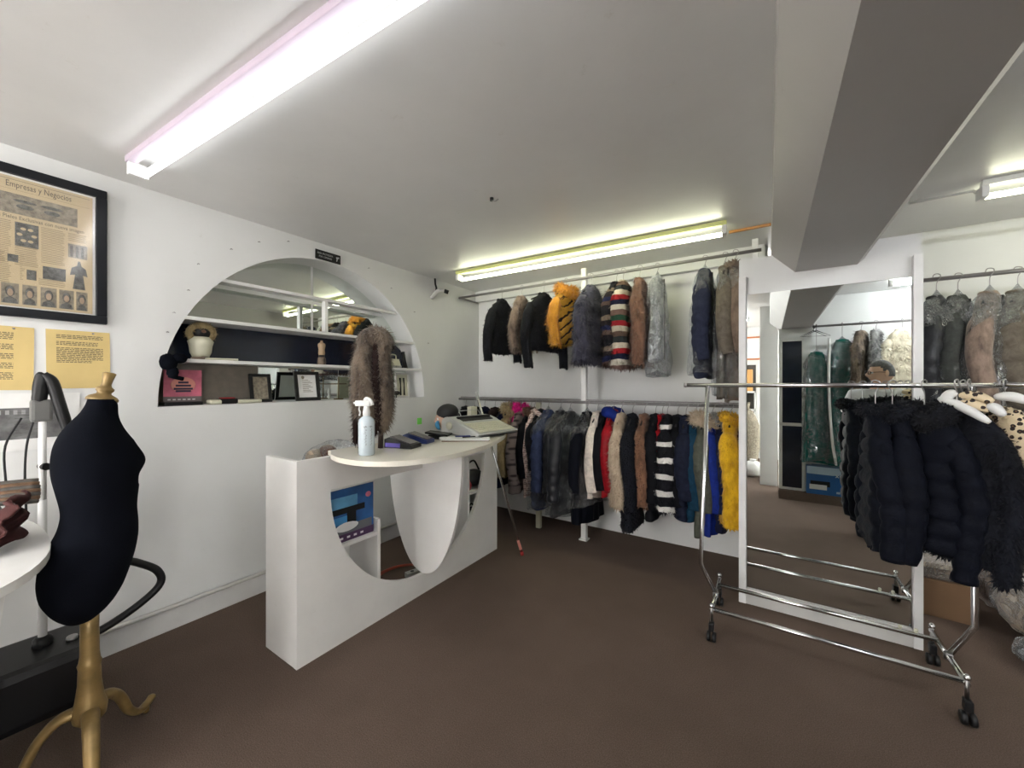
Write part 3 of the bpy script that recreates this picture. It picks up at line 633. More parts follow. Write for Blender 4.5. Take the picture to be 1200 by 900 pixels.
Rk('fur_coat', 'leopard print fur coat at the right end of the rolling rack', 'coat', 0.885, RKY-0.02, RKZ, 0.72, F['leopard'], 'fur', phi=122, W=0.36, T=0.10, furlen=0.014, n_spk=8000, SL=0.62)
def padhanger(label, x, y, rz, cols):
    t = thing('padded_hanger', label, 'hanger', (x, y, RKZ), rz)
    tube('hook', spline([(0, 0.018, 0.004), (0, 0.012, 0.024), (0, 0, 0.028), (0, -0.016, 0.02), (0, -0.016, 0.0), (0, 0, -0.03), (0, 0, -0.08)], 4), 0.003, M['steel'], t, 6)
    for i, (m, a) in enumerate(cols):
        bm = bmesh.new(); T_(bm, spline([(a[0], 0, a[1]), ((a[0]+a[2])/2, 0, (a[1]+a[3])/2+0.012), (a[2], 0, a[3])], 6), [0.008]+[0.012+0.009*math.sin(PI*k/12) for k in range(1, 12)]+[0.009], 12)
        finish('shoulder_pad', bm, m, t, True)
padhanger('white padded hanger above the gap between puffer and fur coat', 0.72, RKY-0.10, math.radians(-35), [(M['white'], (-0.06, -0.06, 0.10, -0.16)), (M['white'], (0.0, -0.03, -0.05, -0.08))])
padhanger('hanger with leopard print pads beside the white padded hanger', 0.755, RKY-0.11, math.radians(-30), [(F['leopard'], (-0.03, -0.045, 0.07, -0.07)), (F['leopard'], (-0.03, -0.08, 0.06, -0.11)), (M['white'], (0.05, -0.09, 0.10, -0.13))])
padhanger('white padded hanger over the shoulder of the leopard coat', 0.86, RKY-0.11, math.radians(-30), [(M['white'], (-0.03, -0.05, 0.07, -0.07))])

# ---- garments reflected in the tall mirror
MZ = 2.185; MY = 0.0
G5 = 'garments on the rear partition rail'
def Rr(*a, **k): k.setdefault('group', G5); return garment(*a, **k)
Rr('gown', 'dark green strapless gown in plastic, leftmost in the mirror', 'gown', 0.50, MY+0.02, MZ, 0.50, F['teal'], 'cloth', phi=168, W=0.21, T=0.12, sleeves=False, plast=(M['plastic'], 0.01), flare=1.4, drop=0.32, zipc=False)
Rr('gown', 'wide dark green gown nearest the furs, seen in the mirror', 'gown', 0.745, MY+0.02, MZ, 0.50, F['teal'], 'cloth', phi=172, W=0.25, T=0.16, sleeves=False, plast=(M['plastic'], 0.01), flare=1.25, drop=0.18, zipc=False)
Rr('fur_coat', 'light brown fur coat seen in the mirror beside the gowns', 'coat', 0.92, MY, MZ, 1.0, F['greybrown'], 'fur', phi=120, W=0.34, T=0.14)
Rr('fur_coat', 'grey and black fur coat seen in the mirror', 'coat', 1.05, MY, MZ, 1.0, F['greyfur'], 'fur', phi=110, W=0.34, T=0.12)
Rr('fur_coat', 'cream fluffy banded fur coat behind the man in the mirror', 'coat', 1.27, MY, MZ, 0.95, F['creamfur'], 'bands', phi=165, W=0.36, T=0.15, furlen=0.03, n_spk=6000)
for i, x in enumerate((0.47, 0.50)):
    h = thing('coat_hanger', ['leftmost empty black hanger on the rear rail, seen in the mirror', 'empty black hanger nearest the green gown, seen in the mirror'][i], 'hanger', (x, MY, MZ), math.radians(160+i*14), 'empty hangers on the rear rail')
    tube('hook', spline([(0, 0.016, 0.0), (0, 0.01, 0.02), (0, -0.012, 0.018), (0, -0.012, 0), (0, 0, -0.05)], 4), 0.003, M['black'], h, 6)
    tube('shoulder_bar', [(0, 0, -0.05), (-0.14, 0, -0.12), (0.14, 0, -0.12), (0, 0, -0.05)], 0.005, M['black'], h, 6)
tagit(tube('cover_edge', spline([(0.615, 0.12, 2.02), (0.61, 0.13, 1.4), (0.64, 0.13, 0.8), (0.68, 0.12, 0.5)], 6), 0.014, M['white']), 'white zip edge of a garment cover between the two green gowns', 'cover')

# ================================================================ RAILS
t = thing('clothes_rail', 'long upper clothes rail under the ceiling along the back wall', 'rail', (-2.97, 3.4, UZ))
tube('rod', [(0, 0, 0), (2.93, 0, 0)], 0.013, M['greyrail'], t, 12)
tube('wall_bracket', [(0.01, 0, 0), (0.01, 0.33, 0)], 0.010, M['greyrail'], t, 8)
t = thing('clothes_rail', 'lower clothes rail at waist height along the back wall', 'rail', (-2.97, 3.4, LZ))
tube('rod', [(0, 0, 0), (2.95, 0, 0)], 0.013, M['greyrail'], t, 12)
tube('rod', [(0.0, 0.03, 0.02), (2.9, 0.03, 0.02)], 0.006, M['steel'], t, 8)
t = thing('rail_post', 'square white post standing between floor and ceiling at the middle of the rails', 'post', (-1.45, 3.43, 0))
box('post', -0.025, 0.025, -0.012, 0.035, 0, 2.56, M['white'], t, 0.003)
box('foot_plate', -0.04, 0.04, -0.03, 0.05, 0, 0.012, M['white'], t, 0.002)
tagit(box('rail_post', -0.10, -0.06, 3.40, 3.44, 0, 2.55, M['white'], bev=0.003), 'white post whose top shows beside the beam, behind the mirror panel', 'post')
t = thing('rail_post', 'short beige leg post standing under the pink checked coat', 'post', (-1.96, 3.45, 0))
box('post', -0.025, 0.025, 0, 0.04, 0, 1.29, M['creamplastic'], t, 0.003)
t = thing('clothes_rail', 'dark rail in the right bay holding plastic covered coats', 'rail', (0.73, RBY, RBZ))
tube('rod', [(0, 0, 0), (2.85, 0, 0)], 0.014, M['greyrail'], t, 12)
tube('wall_bracket', [(0.06, 0, 0), (0.06, 0.40, 0)], 0.008, M['greyrail'], t, 8)
t = thing('clothes_rail', 'rail on the rear partition, seen in the mirror', 'rail', (0.46, MY, MZ))
tube('rod', [(0, 0, 0), (2.4, 0, 0)], 0.013, M['greyrail'], t, 12)
tube('wall_bracket', [(0.03, 0, 0), (0.03, -0.16, 0)], 0.008, M['greyrail'], t, 8)
# rolling rack
t = thing('rolling_rack', 'chrome rolling garment rack with a double base rail in front of the mirror', 'rack', (0, 0, 0))
ch = M['chrome']
tube('hanging_bar', [(-0.445, RKY, RKZ), (1.15, RKY, RKZ)], 0.0125, ch, t, 14)
tube('extension_bar', [(0.86, RKY-0.012, RKZ+0.004), (1.35, RKY-0.012, RKZ+0.004)], 0.0105, ch, t, 12)
lathe('end_cap', [(0.0145, -0.006), (0.016, 0), (0.0145, 0.012)], M['steel'], t, 14, mat4=Matrix.Translation((-0.445, RKY, RKZ)) @ Matrix.Rotation(PI/2, 4, 'Y'))
for s, xb, xt in ((-1, -0.27, -0.315), (1, 0.72, 0.80)):
    xo = xb+s*0.085
    tube('upright', [(xb, RKY, 0.172), (xo, RKY, 0.335), (xt, RKY, RKZ)], 0.0125, ch, t, 14)
    tube('end_rail', [(xb, 2.485, 0.17), (xb, 2.93, 0.17)], 0.012, ch, t, 12)
    lathe('collar_nut', [(0.017, 0), (0.017, 0.03)], M['steel'], t, 12, loc=(xb, RKY, 0.155))
for y in (2.505, 2.83):
    tube('base_rail', [(-0.27, y, 0.172), (0.72, y, 0.172)], 0.0115, ch, t, 12)
for x in (-0.27, 0.72):
    for y in (2.49, 2.92):
        st = tube('caster_stem', [(x, y, 0.10), (x, y, 0.205)], 0.008, M['steel'], t, 8)
        lathe('caster_cap', [(0.012, 0), (0.014, 0.01), (0.006, 0.022)], ch, t, 10, loc=(x, y, 0.19))
        bm = bmesh.new()
        B(bm, x-0.014, x+0.014, y-0.028, y+0.012, 0.06, 0.108, 0.006)
        cst = finish('caster', bm, M['black'], t)
        for s in (-1, 1):
            lathe('wheel', [(0.010, -0.009), (0.026, -0.009), (0.028, -0.004), (0.028, 0.004), (0.026, 0.009), (0.010, 0.009)], M['black'], cst, 16, mat4=Matrix.Translation((x+s*0.014, y-0.012, 0.029)) @ Matrix.Rotation(PI/2, 4, 'Y'))
for x in (0.16, 0.22):
    lathe('knob', [(0.006, 0), (0.009, 0.012), (0.007, 0.02)], M['creamplastic'], t, 10, loc=(x+0.42, 2.83, 0.182))
# ================================================================ RECEPTION COUNTER
t = thing('reception_counter', 'white painted reception counter with a half-oval opening and a fin, on brown carpet', 'counter', (0, 0, 0))
HC, HA, HT, HB = 1.94, 0.70, 0.885, 0.745
plate('front_panel', -2.02, -2.048, 1.055, 2.82, 0, 1.07, HC-HA, HC+HA, lambda y: HT-HB*math.sqrt(max(0, 1-((y-HC)/HA)**2)), lambda y: HT, M['counter'], t)
box('end_panel', -2.345, -2.048, 1.055, 1.08, 0, 1.07, M['counter'], t, 0.002)
box('end_panel', -2.345, -2.048, 2.795, 2.82, 0, 1.07, M['counter'], t, 0.002)
fin = [(-2.02+0.36*math.cos(a), 1.045+0.90*math.sin(a)) for a in [PI+PI*i/40 for i in range(41)]]
prism('fin', fin, 'y', HC-0.012, HC+0.012, M['counter'], t)
arc = spline([(-2.03, 1.25, 0), (-1.93, 1.19, 0), (-1.78, 1.155, 0), (-1.60, 1.185, 0), (-1.455, 1.32, 0), (-1.40, 1.58, 0), (-1.45, 1.92, 0), (-1.58, 2.28, 0), (-1.72, 2.52, 0), (-1.85, 2.63, 0), (-2.045, 2.64, 0)], 6)
bm = bmesh.new()
poly = [(p.x, p.y) for p in arc]+[(-2.06, 2.64), (-2.06, 1.25)]
A = [bm.verts.new((x, y, 1.071)) for x, y in poly]; A2 = [bm.verts.new((x, y, 1.097)) for x, y in poly]
bm.faces.new(A); bm.faces.new(list(reversed(A2)))
for k in range(len(poly)): bm.faces.new((A[k], A2[k], A2[(k+1) % len(poly)], A[(k+1) % len(poly)]))
bmesh.ops.recalc_face_normals(bm, faces=bm.faces)
finish('counter_top', bm, M['top'], t)
box('side_partition', -2.34, -2.052, 1.575, 1.597, 0, 0.62, M['counter'], t)
box('shelf', -2.34, -2.052, 1.082, 1.573, 0.522, 0.542, M['counter'], t)
box('side_partition', -2.34, -2.052, 2.455, 2.477, 0, 1.069, M['counter'], t)
box('shelf', -2.34, -2.052, 2.479, 2.793, 0.555, 0.572, M['counter'], t)
TZ = 1.0975
# boxed keyboard inside the counter
t = thing('picture_box', 'blue printed carton with white disc picture on the inner counter shelf', 'box', (-2.20, 1.35, 0.542))
box('carton', -0.12, 0.12, -0.245, 0.215, 0, 0.315, M['bluebox'], t, 0.002)
def fx(name, y0, y1, z0, z1, m, d=0.1215, par=None): return box(name, 0.12, d, y0, y1, z0, z1, m, par or t)
fx('print_band', -0.245, 0.215, 0.0, 0.045, plain('purple print', (0.07, 0.03, 0.09, 1), 0.4))
fx('print_sky', -0.24, 0.10, 0.20, 0.265, plain('light blue print', (0.10, 0.30, 0.50, 1), 0.4, var=0.3))
fx('print_sky', -0.20, 0.03, 0.105, 0.15, plain('bright blue print', (0.06, 0.28, 0.58, 1), 0.4), 0.1222)
fx('print_stand', -0.24, 0.15, 0.165, 0.20, M['black'], 0.1226); fx('print_stand', 0.03, 0.09, 0.10, 0.2, M['black'], 0.1228)
fx('print_table', -0.22, 0.20, 0.045, 0.095, plain('grey print', (0.13, 0.14, 0.15, 1), 0.4), 0.122)
for yy, zz, r in ((0.03, 0.085, 0.075), (-0.12, 0.055, 0.05)):
    bm = bmesh.new(); ellip(bm, (0.1225, yy, zz), (0.001, r, r*0.36), None, 20, 10); finish('print_disc', bm, M['paper'], t)
bm = bmesh.new(); ellip(bm, (0.1225, -0.11, 0.235), (0.001, 0.03, 0.024), None, 16, 8); finish('print_dot', bm, M['cardboard'], t)
bm = bmesh.new(); ellip(bm, (0.1225, 0.175, 0.245), (0.001, 0.02, 0.017), None, 16, 8); finish('print_badge', bm, M['pink'], t)
for i in range(7): fx('print_text', -0.15+i*0.045, -0.13+i*0.045, 0.016, 0.028, M['paper'], 0.1222)
t = thing('cable_coil', 'thin orange cable coiled on the carpet behind the counter opening', 'cable', (-2.33, 1.95, 0))
pts = []
for i in range(60):
    a = i/60*2*PI*2.6; r = 0.15+0.03*math.sin(i*0.3); pts.append((r*math.cos(a), r*1.3*math.sin(a), 0.008+i*0.0006))
tube('cable', pts, 0.005, plain('orange cable', (0.35, 0.06, 0.03, 1), 0.5), t, 6)
t = thing('power_strip', 'grey power strip on the carpet beside the cable coil', 'power strip', (-2.25, 2.17, 0), math.radians(75))
box('body', -0.16, 0.16, -0.025, 0.025, 0, 0.035, M['greyplastic'], t, 0.004)
for i in range(4): lathe('socket', [(0.015, 0), (0.015, 0.002)], M['black'], t, 12, loc=(-0.11+i*0.07, 0, 0.034))
tube('cord', spline([(0.16, 0, 0.015), (0.22, 0.03, 0.008), (0.26, 0.12, 0.008)], 5), 0.004, M['black'], t, 6)
t = thing('handbag', 'black handbag with a looped handle on the right shelf inside the counter', 'bag', (-2.17, 2.66, 0.572))
bm = bmesh.new(); ellip(bm, (0, 0, 0.075), (0.09, 0.12, 0.074), None, 20, 12); finish('bag_body', bm, M['black'], t)
tube('handle', spline([(0, -0.08, 0.12), (0, -0.06, 0.20), (0, 0.02, 0.22), (0, 0.09, 0.13)], 6), 0.008, M['black'], t, 8)
t = thing('red_pouch', 'small red pouch beside the black handbag inside the counter', 'pouch', (-2.10, 2.51, 0.572))
bm = bmesh.new(); ellip(bm, (0, 0, 0.045), (0.035, 0.03, 0.045), None, 16, 10); finish('pouch_body', bm, M['red'], t)
tube('flap', [(0, -0.02, 0.085), (0, 0.02, 0.085)], 0.01, M['red'], t, 8)
t = thing('blue_bag', 'dark blue bag on the carpet under the right shelf of the counter', 'bag', (-2.16, 2.63, 0))
bm = bmesh.new(); ellip(bm, (0, 0, 0.2), (0.08, 0.12, 0.2), None, 18, 12, 0.02, random.Random(3)); finish('bag_body', bm, F['navycloth'], t)
tube('handle', spline([(0, -0.06, 0.35), (0, 0, 0.43), (0, 0.06, 0.35)], 5), 0.007, M['black'], t, 6)
# cane
t = thing('walking_cane', 'slim metal cane with a red tip leaning against the right end of the counter', 'cane', (-1.765, 2.83, 0))
tube('shaft', [(0, 0, 0.02), (-0.335, -0.205, 1.39)], 0.011, M['chrome'], t, 10)
tube('rubber_tip', [(0.004, 0.002, 0.0), (-0.002, -0.001, 0.03)], 0.015, M['red'], t, 10)
tube('red_sleeve', [(-0.008, -0.005, 0.05), (-0.028, -0.018, 0.13)], 0.0125, plain('salmon reflective band', (0.6, 0.22, 0.17, 1), 0.5), t, 10)
tube('grip', [(-0.322, -0.197, 1.33), (-0.337, -0.206, 1.40)], 0.012, M['greyplastic'], t, 10)
# plush heap at the left end
t = thing('plush_bundle', 'brown and beige fur scraps in clear plastic inside the left end of the counter', 'bundle', (-2.17, 1.30, 0.86))
rg = random.Random(5)
for i, (x, y, z, r, m) in enumerate(((0, -0.06, 0.19, 0.05, F['beigefur']), (0.02, 0.0, 0.2, 0.055, F['brownfur']), (-0.03, 0.03, 0.2, 0.05, F['khakifur']), (0.0, 0.1, 0.185, 0.05, M['paper']), (0.01, 0.16, 0.17, 0.045, M['paper']), (0, 0.02, 0.1, 0.1, F['taupefur']))):
    bm = bmesh.new(); ellip(bm, (x, y, z), (r, r*1.1, r*0.9), None, 16, 10, 0.05, rg); finish('fur_scrap', bm, m, t)
bm = bmesh.new(); ellip(bm, (0, 0.05, 0.15), (0.085, 0.19, 0.125), None, 20, 12, 0.04, rg); finish('plastic_cover', bm, M['plastic'], t)
t = thing('storage_tray', 'white tray carrying the fur scraps inside the counter', 'tray', (-2.17, 1.34, 0.86)); box('base', -0.115, 0.11, -0.25, 0.22, 0, 0.012, M['white'], t, 0.002); box('rim', -0.115, -0.105, -0.25, 0.22, 0.012, 0.05, M['white'], t)

# ---------------------------------------------------------------- on the counter top
t = thing('spray_bottle', 'clear spray bottle of pale blue liquid with a white trigger head and hand-written label', 'bottle', (-1.765, 1.285, TZ), math.radians(25))
BG = NT('translucent bottle'); BG.p.inputs['Base Color'].default_value = (0.62, 0.70, 0.76, 1); BG.p.inputs['Roughness'].default_value = 0.15; BG.p.inputs['Alpha'].default_value = 0.82
LQ = NT('pale blue liquid'); LQ.p.inputs['Base Color'].default_value = (0.50, 0.68, 0.70, 1); LQ.p.inputs['Roughness'].default_value = 0.1
lathe('bottle', [(0.037, 0), (0.041, 0.006), (0.041, 0.17), (0.038, 0.186), (0.026, 0.198), (0.015, 0.205), (0.015, 0.215)], BG.m, t, 28)
lathe('liquid', [(0.036, 0.004), (0.0395, 0.01), (0.0395, 0.075)], LQ.m, t, 28)
lathe('cap', [(0.018, 0.205), (0.019, 0.225), (0.016, 0.24), (0.013, 0.258)], M['paper'], t, 18)
bm = bmesh.new()
B(bm, -0.060, 0.024, -0.013, 0.013, 0.256, 0.286, 0.006); T_(bm, [(-0.058, 0, 0.272), (-0.072, 0, 0.272)], 0.006, 10)
T_(bm, spline([(-0.01, 0, 0.285), (0.0, 0, 0.296), (0.02, 0, 0.288), (0.034, 0, 0.262)], 4), 0.009, 10); finish('trigger_head', bm, M['paper'], t)
tube('trigger', spline([(-0.038, 0, 0.258), (-0.042, 0, 0.24), (-0.036, 0, 0.222), (-0.04, 0, 0.205)], 4), 0.005, M['paper'], t, 8, 0.8)
tube('dip_tube', [(0, 0, 0.01), (0, 0, 0.2)], 0.003, M['paper'], t, 6)
# handwriting: upright pen strokes on the bottle front
bm = bmesh.new(); rg = random.Random(2)
def onb(a, z): return (0.0418*math.cos(a), 0.0418*math.sin(a), z)
for a0 in (-1.25, -0.55):
    for i in range(7):
        z = 0.055+i*0.015; a = a0+rg.uniform(-0.05, 0.05)
        T_(bm, [onb(a+rg.uniform(-0.1, 0.0), z), onb(a+rg.uniform(0.1, 0.25), z+rg.uniform(0.002, 0.01)), onb(a+rg.uniform(-0.05, 0.1), z+0.011)], 0.0009, 5)
    T_(bm, [onb(a0-0.22, 0.152), onb(a0+0.25, 0.15)], 0.0011, 5)
finish('handwriting', bm, M['ink'], t)
# fur stole on stand
t = thing('display_stand', 'dark two-legged display stand holding the fur stole on the counter', 'stand', (-1.92, 1.44, TZ), math.radians(33))
dw = plain('dark brown wood', (0.03, 0.017, 0.013, 1), 0.5)
tube('leg', [(-0.075, 0, 0), (-0.06, 0, 0.4), (-0.03, 0, 0.6)], [0.014, 0.013, 0.012], dw, t, 8)
tube('leg', [(0.045, 0, 0), (0.055, 0, 0.3), (0.04, 0, 0.6)], [0.016, 0.014, 0.012], dw, t, 8)
tube('cross_bar', [(-0.06, 0, 0.60), (0.06, 0, 0.60)], 0.016, dw, t, 8)
t = thing('fur_stole', 'long grey brown fur stole draped over a stand on the counter', 'stole', (-1.92, 1.44, TZ+0.09), math.radians(33))
rng = np.random.default_rng(77)
def lobe(name, pts, rads, m, ns, fl=0.75, L=0.032):
    bm = bmesh.new(); T_(bm, spline(pts, 6), list(np.interp(np.linspace(0, 1, (len(pts)-1)*6+1), np.linspace(0, 1, len(rads)), rads)), 18, True, fl); bm.normal_update()
    spikes(bm, list(bm.faces), ns, L, 0.008, rng, 0.9, 0.6); return finish(name, bm, m, t)
gb = F['greybrown']; dkb = mfur('dark brown fur', c_(26, 14, 14), c_(58, 40, 36))
lobe('fold', [(-0.03, -0.02, 0.52), (-0.035, -0.045, 0.36), (-0.02, -0.05, 0.18), (0.0, -0.04, 0.08)], [0.055, 0.085, 0.095, 0.06], gb, 3600)
lobe('fold', [(0.06, 0.0, 0.53), (0.07, -0.01, 0.36), (0.08, -0.01, 0.20), (0.07, 0.0, 0.08), (0.06, 0.0, 0.0)], [0.045, 0.055, 0.06, 0.05, 0.012], gb, 2400)
lobe('dark_fold', [(0.03, -0.03, 0.52), (0.035, -0.055, 0.34), (0.04, -0.05, 0.16), (0.03, -0.03, 0.02)], [0.02, 0.034, 0.04, 0.03], dkb, 1500)
lobe('top_fold', [(-0.055, -0.01, 0.50), (-0.02, -0.01, 0.555), (0.05, 0.0, 0.56), (0.085, 0.0, 0.50)], [0.05, 0.066, 0.066, 0.055], gb, 2200)
lobe('tail', [(-0.085, 0.01, 0.50), (-0.098, 0.02, 0.25), (-0.105, 0.02, 0.08), (-0.11, 0.02, -0.06)], [0.03, 0.03, 0.026, 0.016], dkb, 1300, 0.7, 0.03)
# card terminals
def terminal(label, x, y, rz, body, screen, L=0.19, W=0.085, under=None):
    t = thing('card_terminal', label, 'card reader', (x, y, TZ), rz)
    prism('body', [(-L/2, 0), (L/2, 0), (L/2, 0.022), (-L/2+0.03, 0.062), (-L/2, 0.05)], 'y', -W/2, W/2, body, t)
    m4 = Matrix.Translation((0.012, 0, 0.0435)) @ Matrix.Rotation(math.atan2(0.04, L-0.03), 4, 'Y')
    box('screen', -L*0.40, L*0.38, -W*0.42, W*0.42, 0.0, 0.004, screen, t, mat4=m4)
    if under: box('side_band', -L*0.45, L*0.1, -W/2-0.003, -W/2+0.001, 0.006, 0.03, under, t)
    return t
vio = plain('violet plastic', (0.10, 0.07, 0.38, 1), 0.4); navp = plain('navy plastic', (0.015, 0.03, 0.13, 1), 0.35); scr = plain('grey screen', (0.10, 0.09, 0.10, 1), 0.25)
terminal('violet and black card reader nearest the spray bottle', -1.80, 1.56, math.radians(15), M['black'], scr, 0.18, 0.11, vio)
terminal('navy card reader behind the violet one', -1.86, 1.74, math.radians(18), navp, scr, 0.17, 0.10)
t = thing('card_terminal', 'small black tablet with a white charger beside it, left of the papers', 'card reader', (-1.88, 1.92, TZ), math.radians(25))
box('tablet', -0.07, 0.09, -0.05, 0.06, 0.032, 0.045, M['black'], t, 0.003, mat4=Matrix.Rotation(math.radians(6), 4, 'Y'))
box('holder', -0.05, 0.04, -0.03, 0.04, 0, 0.03, M['black'], t, 0.003)
tagit(box('charger', -1.82, -1.755, 1.88, 1.945, TZ, TZ+0.022, M['paper'], bev=0.006), 'small white charger on the counter beside the tablet', 'charger')
t = thing('order_pad', 'open pad of white sheets on the counter before the typewriter', 'pad', (-1.70, 2.01, TZ), math.radians(38))
box('board', -0.15, 0.16, -0.10, 0.11, 0, 0.004, M['cardboard'], t)
for i in range(4): box('sheet', -0.15, 0.16, -0.10, 0.11, 0.005+i*0.002, 0.0062+i*0.002, M['paper'], t, mat4=Matrix.Rotation(math.radians(i*2.2-3), 4, 'Z'))
for i, (a, x, y) in enumerate(((50, -0.01, 0.0), (62, 0.05, 0.0))):
    p = thing('pen', ['blue pen lying on the white pad', 'black pen lying beside the blue one on the pad'][i], 'pen', (-1.72+x, 2.03+y, TZ+0.017), math.radians(a))
    tube('barrel', [(-0.06, 0, 0), (0.05, 0, 0)], 0.004, [plain('blue ink pen', (0.02, 0.03, 0.2, 1), 0.4), M['black']][i], p, 8)
    tube('tip', [(0.05, 0, 0), (0.065, 0, 0)], [0.0035, 0.001], M['steel'], p, 8)
# typewriter: knob end faces the camera, keyboard slopes to +X
t = thing('typewriter', 'grey electric typewriter with cream keyboard deck on the right end of the counter', 'typewriter', (-1.80, 2.28, TZ), math.radians(-8)); t.scale = (0.88, 0.9, 0.86)
pr = [(-0.215, 0.012), (0.215, 0.012), (0.245, 0.036), (0.235, 0.044), (0.03, 0.105), (-0.01, 0.125), (-0.10, 0.152), (-0.17, 0.150), (-0.205, 0.13), (-0.215, 0.09)]
o = prism('case', pr, 'y', -0.225, 0.225, M['greyplastic'], t)
bv = o.modifiers.new('b', 'BEVEL'); bv.width = 0.006; bv.segments = 2
an = math.atan2(0.061, 0.205)
m4 = Matrix.Translation((0.135, 0, 0.0765)) @ Matrix.Rotation(an, 4, 'Y')
box('keyboard_deck', -0.10, 0.095, -0.195, 0.195, 0.0, 0.004, M['creamplastic'], t, mat4=m4)
bm = bmesh.new()
for r in range(5):
    for k in range(13 if r < 4 else 1):
        if r < 4: B(bm, -0.085+r*0.036, -0.085+r*0.036+0.028, -0.18+k*0.027+r*0.004, -0.18+k*0.027+r*0.004+0.021, 0.004, 0.010, 0, 0, m4)
        else: B(bm, 0.062, 0.086, -0.09, 0.09, 0.004, 0.009, 0, 0, m4)
finish('keys', bm, M['creamplastic'], t, kind='stuff')
m5 = Matrix.Translation((-0.045, 0, 0.137)) @ Matrix.Rotation(math.atan2(0.027, 0.09), 4, 'Y')
box('carriage_slot', -0.045, 0.045, -0.17, 0.17, -0.004, 0.003, M['black'], t, mat4=m5)
tube('platen', [(-0.06, -0.18, 0.146), (-0.06, 0.18, 0.146)], 0.012, M['black'], t, 14)
tube('paper_support', [(-0.08, -0.12, 0.15), (-0.115, -0.12, 0.20), (-0.115, 0.10, 0.20), (-0.08, 0.10, 0.15)], 0.004, M['greyplastic'], t, 8)
lathe('platen_knob', [(0.032, 0), (0.033, 0.012), (0.028, 0.018), (0.012, 0.02)], M['creamplastic'], t, 24, mat4=Matrix.Translation((-0.10, -0.225, 0.082)) @ Matrix.Rotation(PI/2, 4, 'X'))
for x in (-0.18, 0.18):
    for y in (-0.19, 0.19): lathe('foot', [(0.012, 0), (0.012, 0.014)], M['black'], t, 10, loc=(x, y, 0))
box('front_lip', 0.19, 0.244, -0.2, 0.2, 0.0135, 0.018, M['black'], t)
tagit(box('paper_roll_box', -2.03, -1.99, 2.42, 2.50, TZ, TZ+0.19, M['creamplastic'], bev=0.004), 'small cream box standing upright behind the typewriter', 'box')

# ================================================================ DRESS FORM
t = thing('dress_form', 'black jersey dress form on a gold wooden tripod stand', 'mannequin', (-2.162, 0.362, 0), math.radians(80.6))
# local +x is the way the bust faces; (x back, x front, half width) by height
D0 = 1.47
def fz(py): return 1.47-(py-450)*D0/455
K = 1/440.0
rows = [(468, 100, 133, .060), (474, 99, 137, .066), (486, 90, 136, .078), (496, 78, 139, .120), (508, 68, 146, .155), (522, 61.5, 158, .168), (534, 59.5, 170, .168), (545, 59, 175.5, .165), (552, 59.5, 171, .160),
        (560, 61, 165, .150), (575, 65, 163, .138), (590, 69, 161, .128), (602, 70.5, 160, .124), (618, 66.5, 162, .135), (636, 56, 162, .155), (655, 47, 158, .168), (672, 44.5, 152, .172), (690, 47, 144, .168), (703, 55, 135, .150), (714, 64, 124, .115), (722, 74, 112, .07)]
bm = bmesh.new(); rings = []; n = 44
pys = np.array([r[0] for r in rows], float); fine = np.concatenate([[468, 471], np.linspace(475, 722, 62)])
def smooth_interp(col):
    ys = np.array([r[col] for r in rows], float); v = np.interp(fine, pys, ys)
    for _ in range(2): v[1:-1] = (v[:-2]+2*v[1:-1]+v[2:])/4
    return v
xl, xr, hw = smooth_interp(1), smooth_interp(2), smooth_interp(3)
for i, py in enumerate(fine):
    a = (xl[i]-108)*K; b = (xr[i]-108)*K; cx = (a+b)/2; rx = (b-a)/2; z = fz(py)
    tilt = 0.06 if py < 480 else 0.0
    ring = []
    for k in range(n):
        th = 2*PI*k/n; cs, sn = math.cos(th), math.sin(th)
        x = cx+rx*cs; y = hw[i]*math.copysign(abs(sn)**0.9, sn)
        if 522 < py < 575 and cs > 0:                       # two breasts: cut back the middle
            g = math.sin(PI*(py-522)/53); x -= 0.035*g*math.exp(-(y/0.035)**2)*cs; x -= 0.0
        ring.append(bm.verts.new((x, y, z-(x-cx)*tilt*6*0.1)))
    rings.append(ring)
for a, b in zip(rings, rings[1:]):
    for k in range(n): bm.faces.new((a[(k+1) % n], a[k], b[k], b[(k+1) % n])).smooth = True
bm.faces.new(rings[0]); bm.faces.new(list(reversed(rings[-1])))
finish('torso', bm, M['blackcloth'], t)
nx = (117-108)*K; nz = fz(470)
lathe('neck_cap', [(0.046, 0.0), (0.046, 0.008), (0.040, 0.016), (0.022, 0.026), (0.020, 0.032), (0.026, 0.040), (0.026, 0.048), (0.017, 0.055), (0.014, 0.064), (0.016, 0.085), (0.020, 0.108), (0.012, 0.112)], M['gold'], t, 26,
      mat4=Matrix.Translation((nx, 0, nz)) @ Matrix.Rotation(math.radians(11), 4, 'Y'))
px0 = -0.012
lathe('pole', [(0.026, 0.62), (0.026, 0.52), (0.027, 0.44), (0.030, 0.415), (0.034, 0.405), (0.031, 0.39), (0.033, 0.33), (0.040, 0.27), (0.050, 0.235), (0.046, 0.20), (0.03, 0.18)][::-1], M['gold'], t, 24, loc=(px0, 0, 0))
for a in (-88, 49, 172):
    ca, sa = math.cos(math.radians(a)), math.sin(math.radians(a)); pts = [(0.02, 0.235), (0.08, 0.225), (0.13, 0.17), (0.17, 0.085), (0.22, 0.035), (0.27, 0.035), (0.30, 0.045)]
    bm = bmesh.new(); T_(bm, spline([(px0+r*ca, r*sa, z) for r, z in pts], 5), [0.026]*4+[0.025-0.0004*i for i in range(21)]+[0.016]*5+[0.010], 12, True, 0.75)
    finish('leg', bm, M['gold'], t, True)
    lathe('foot', [(0.012, 0), (0.012, 0.024)], M['gold'], t, 10, loc=(px0+0.26*ca, 0.26*sa, 0))

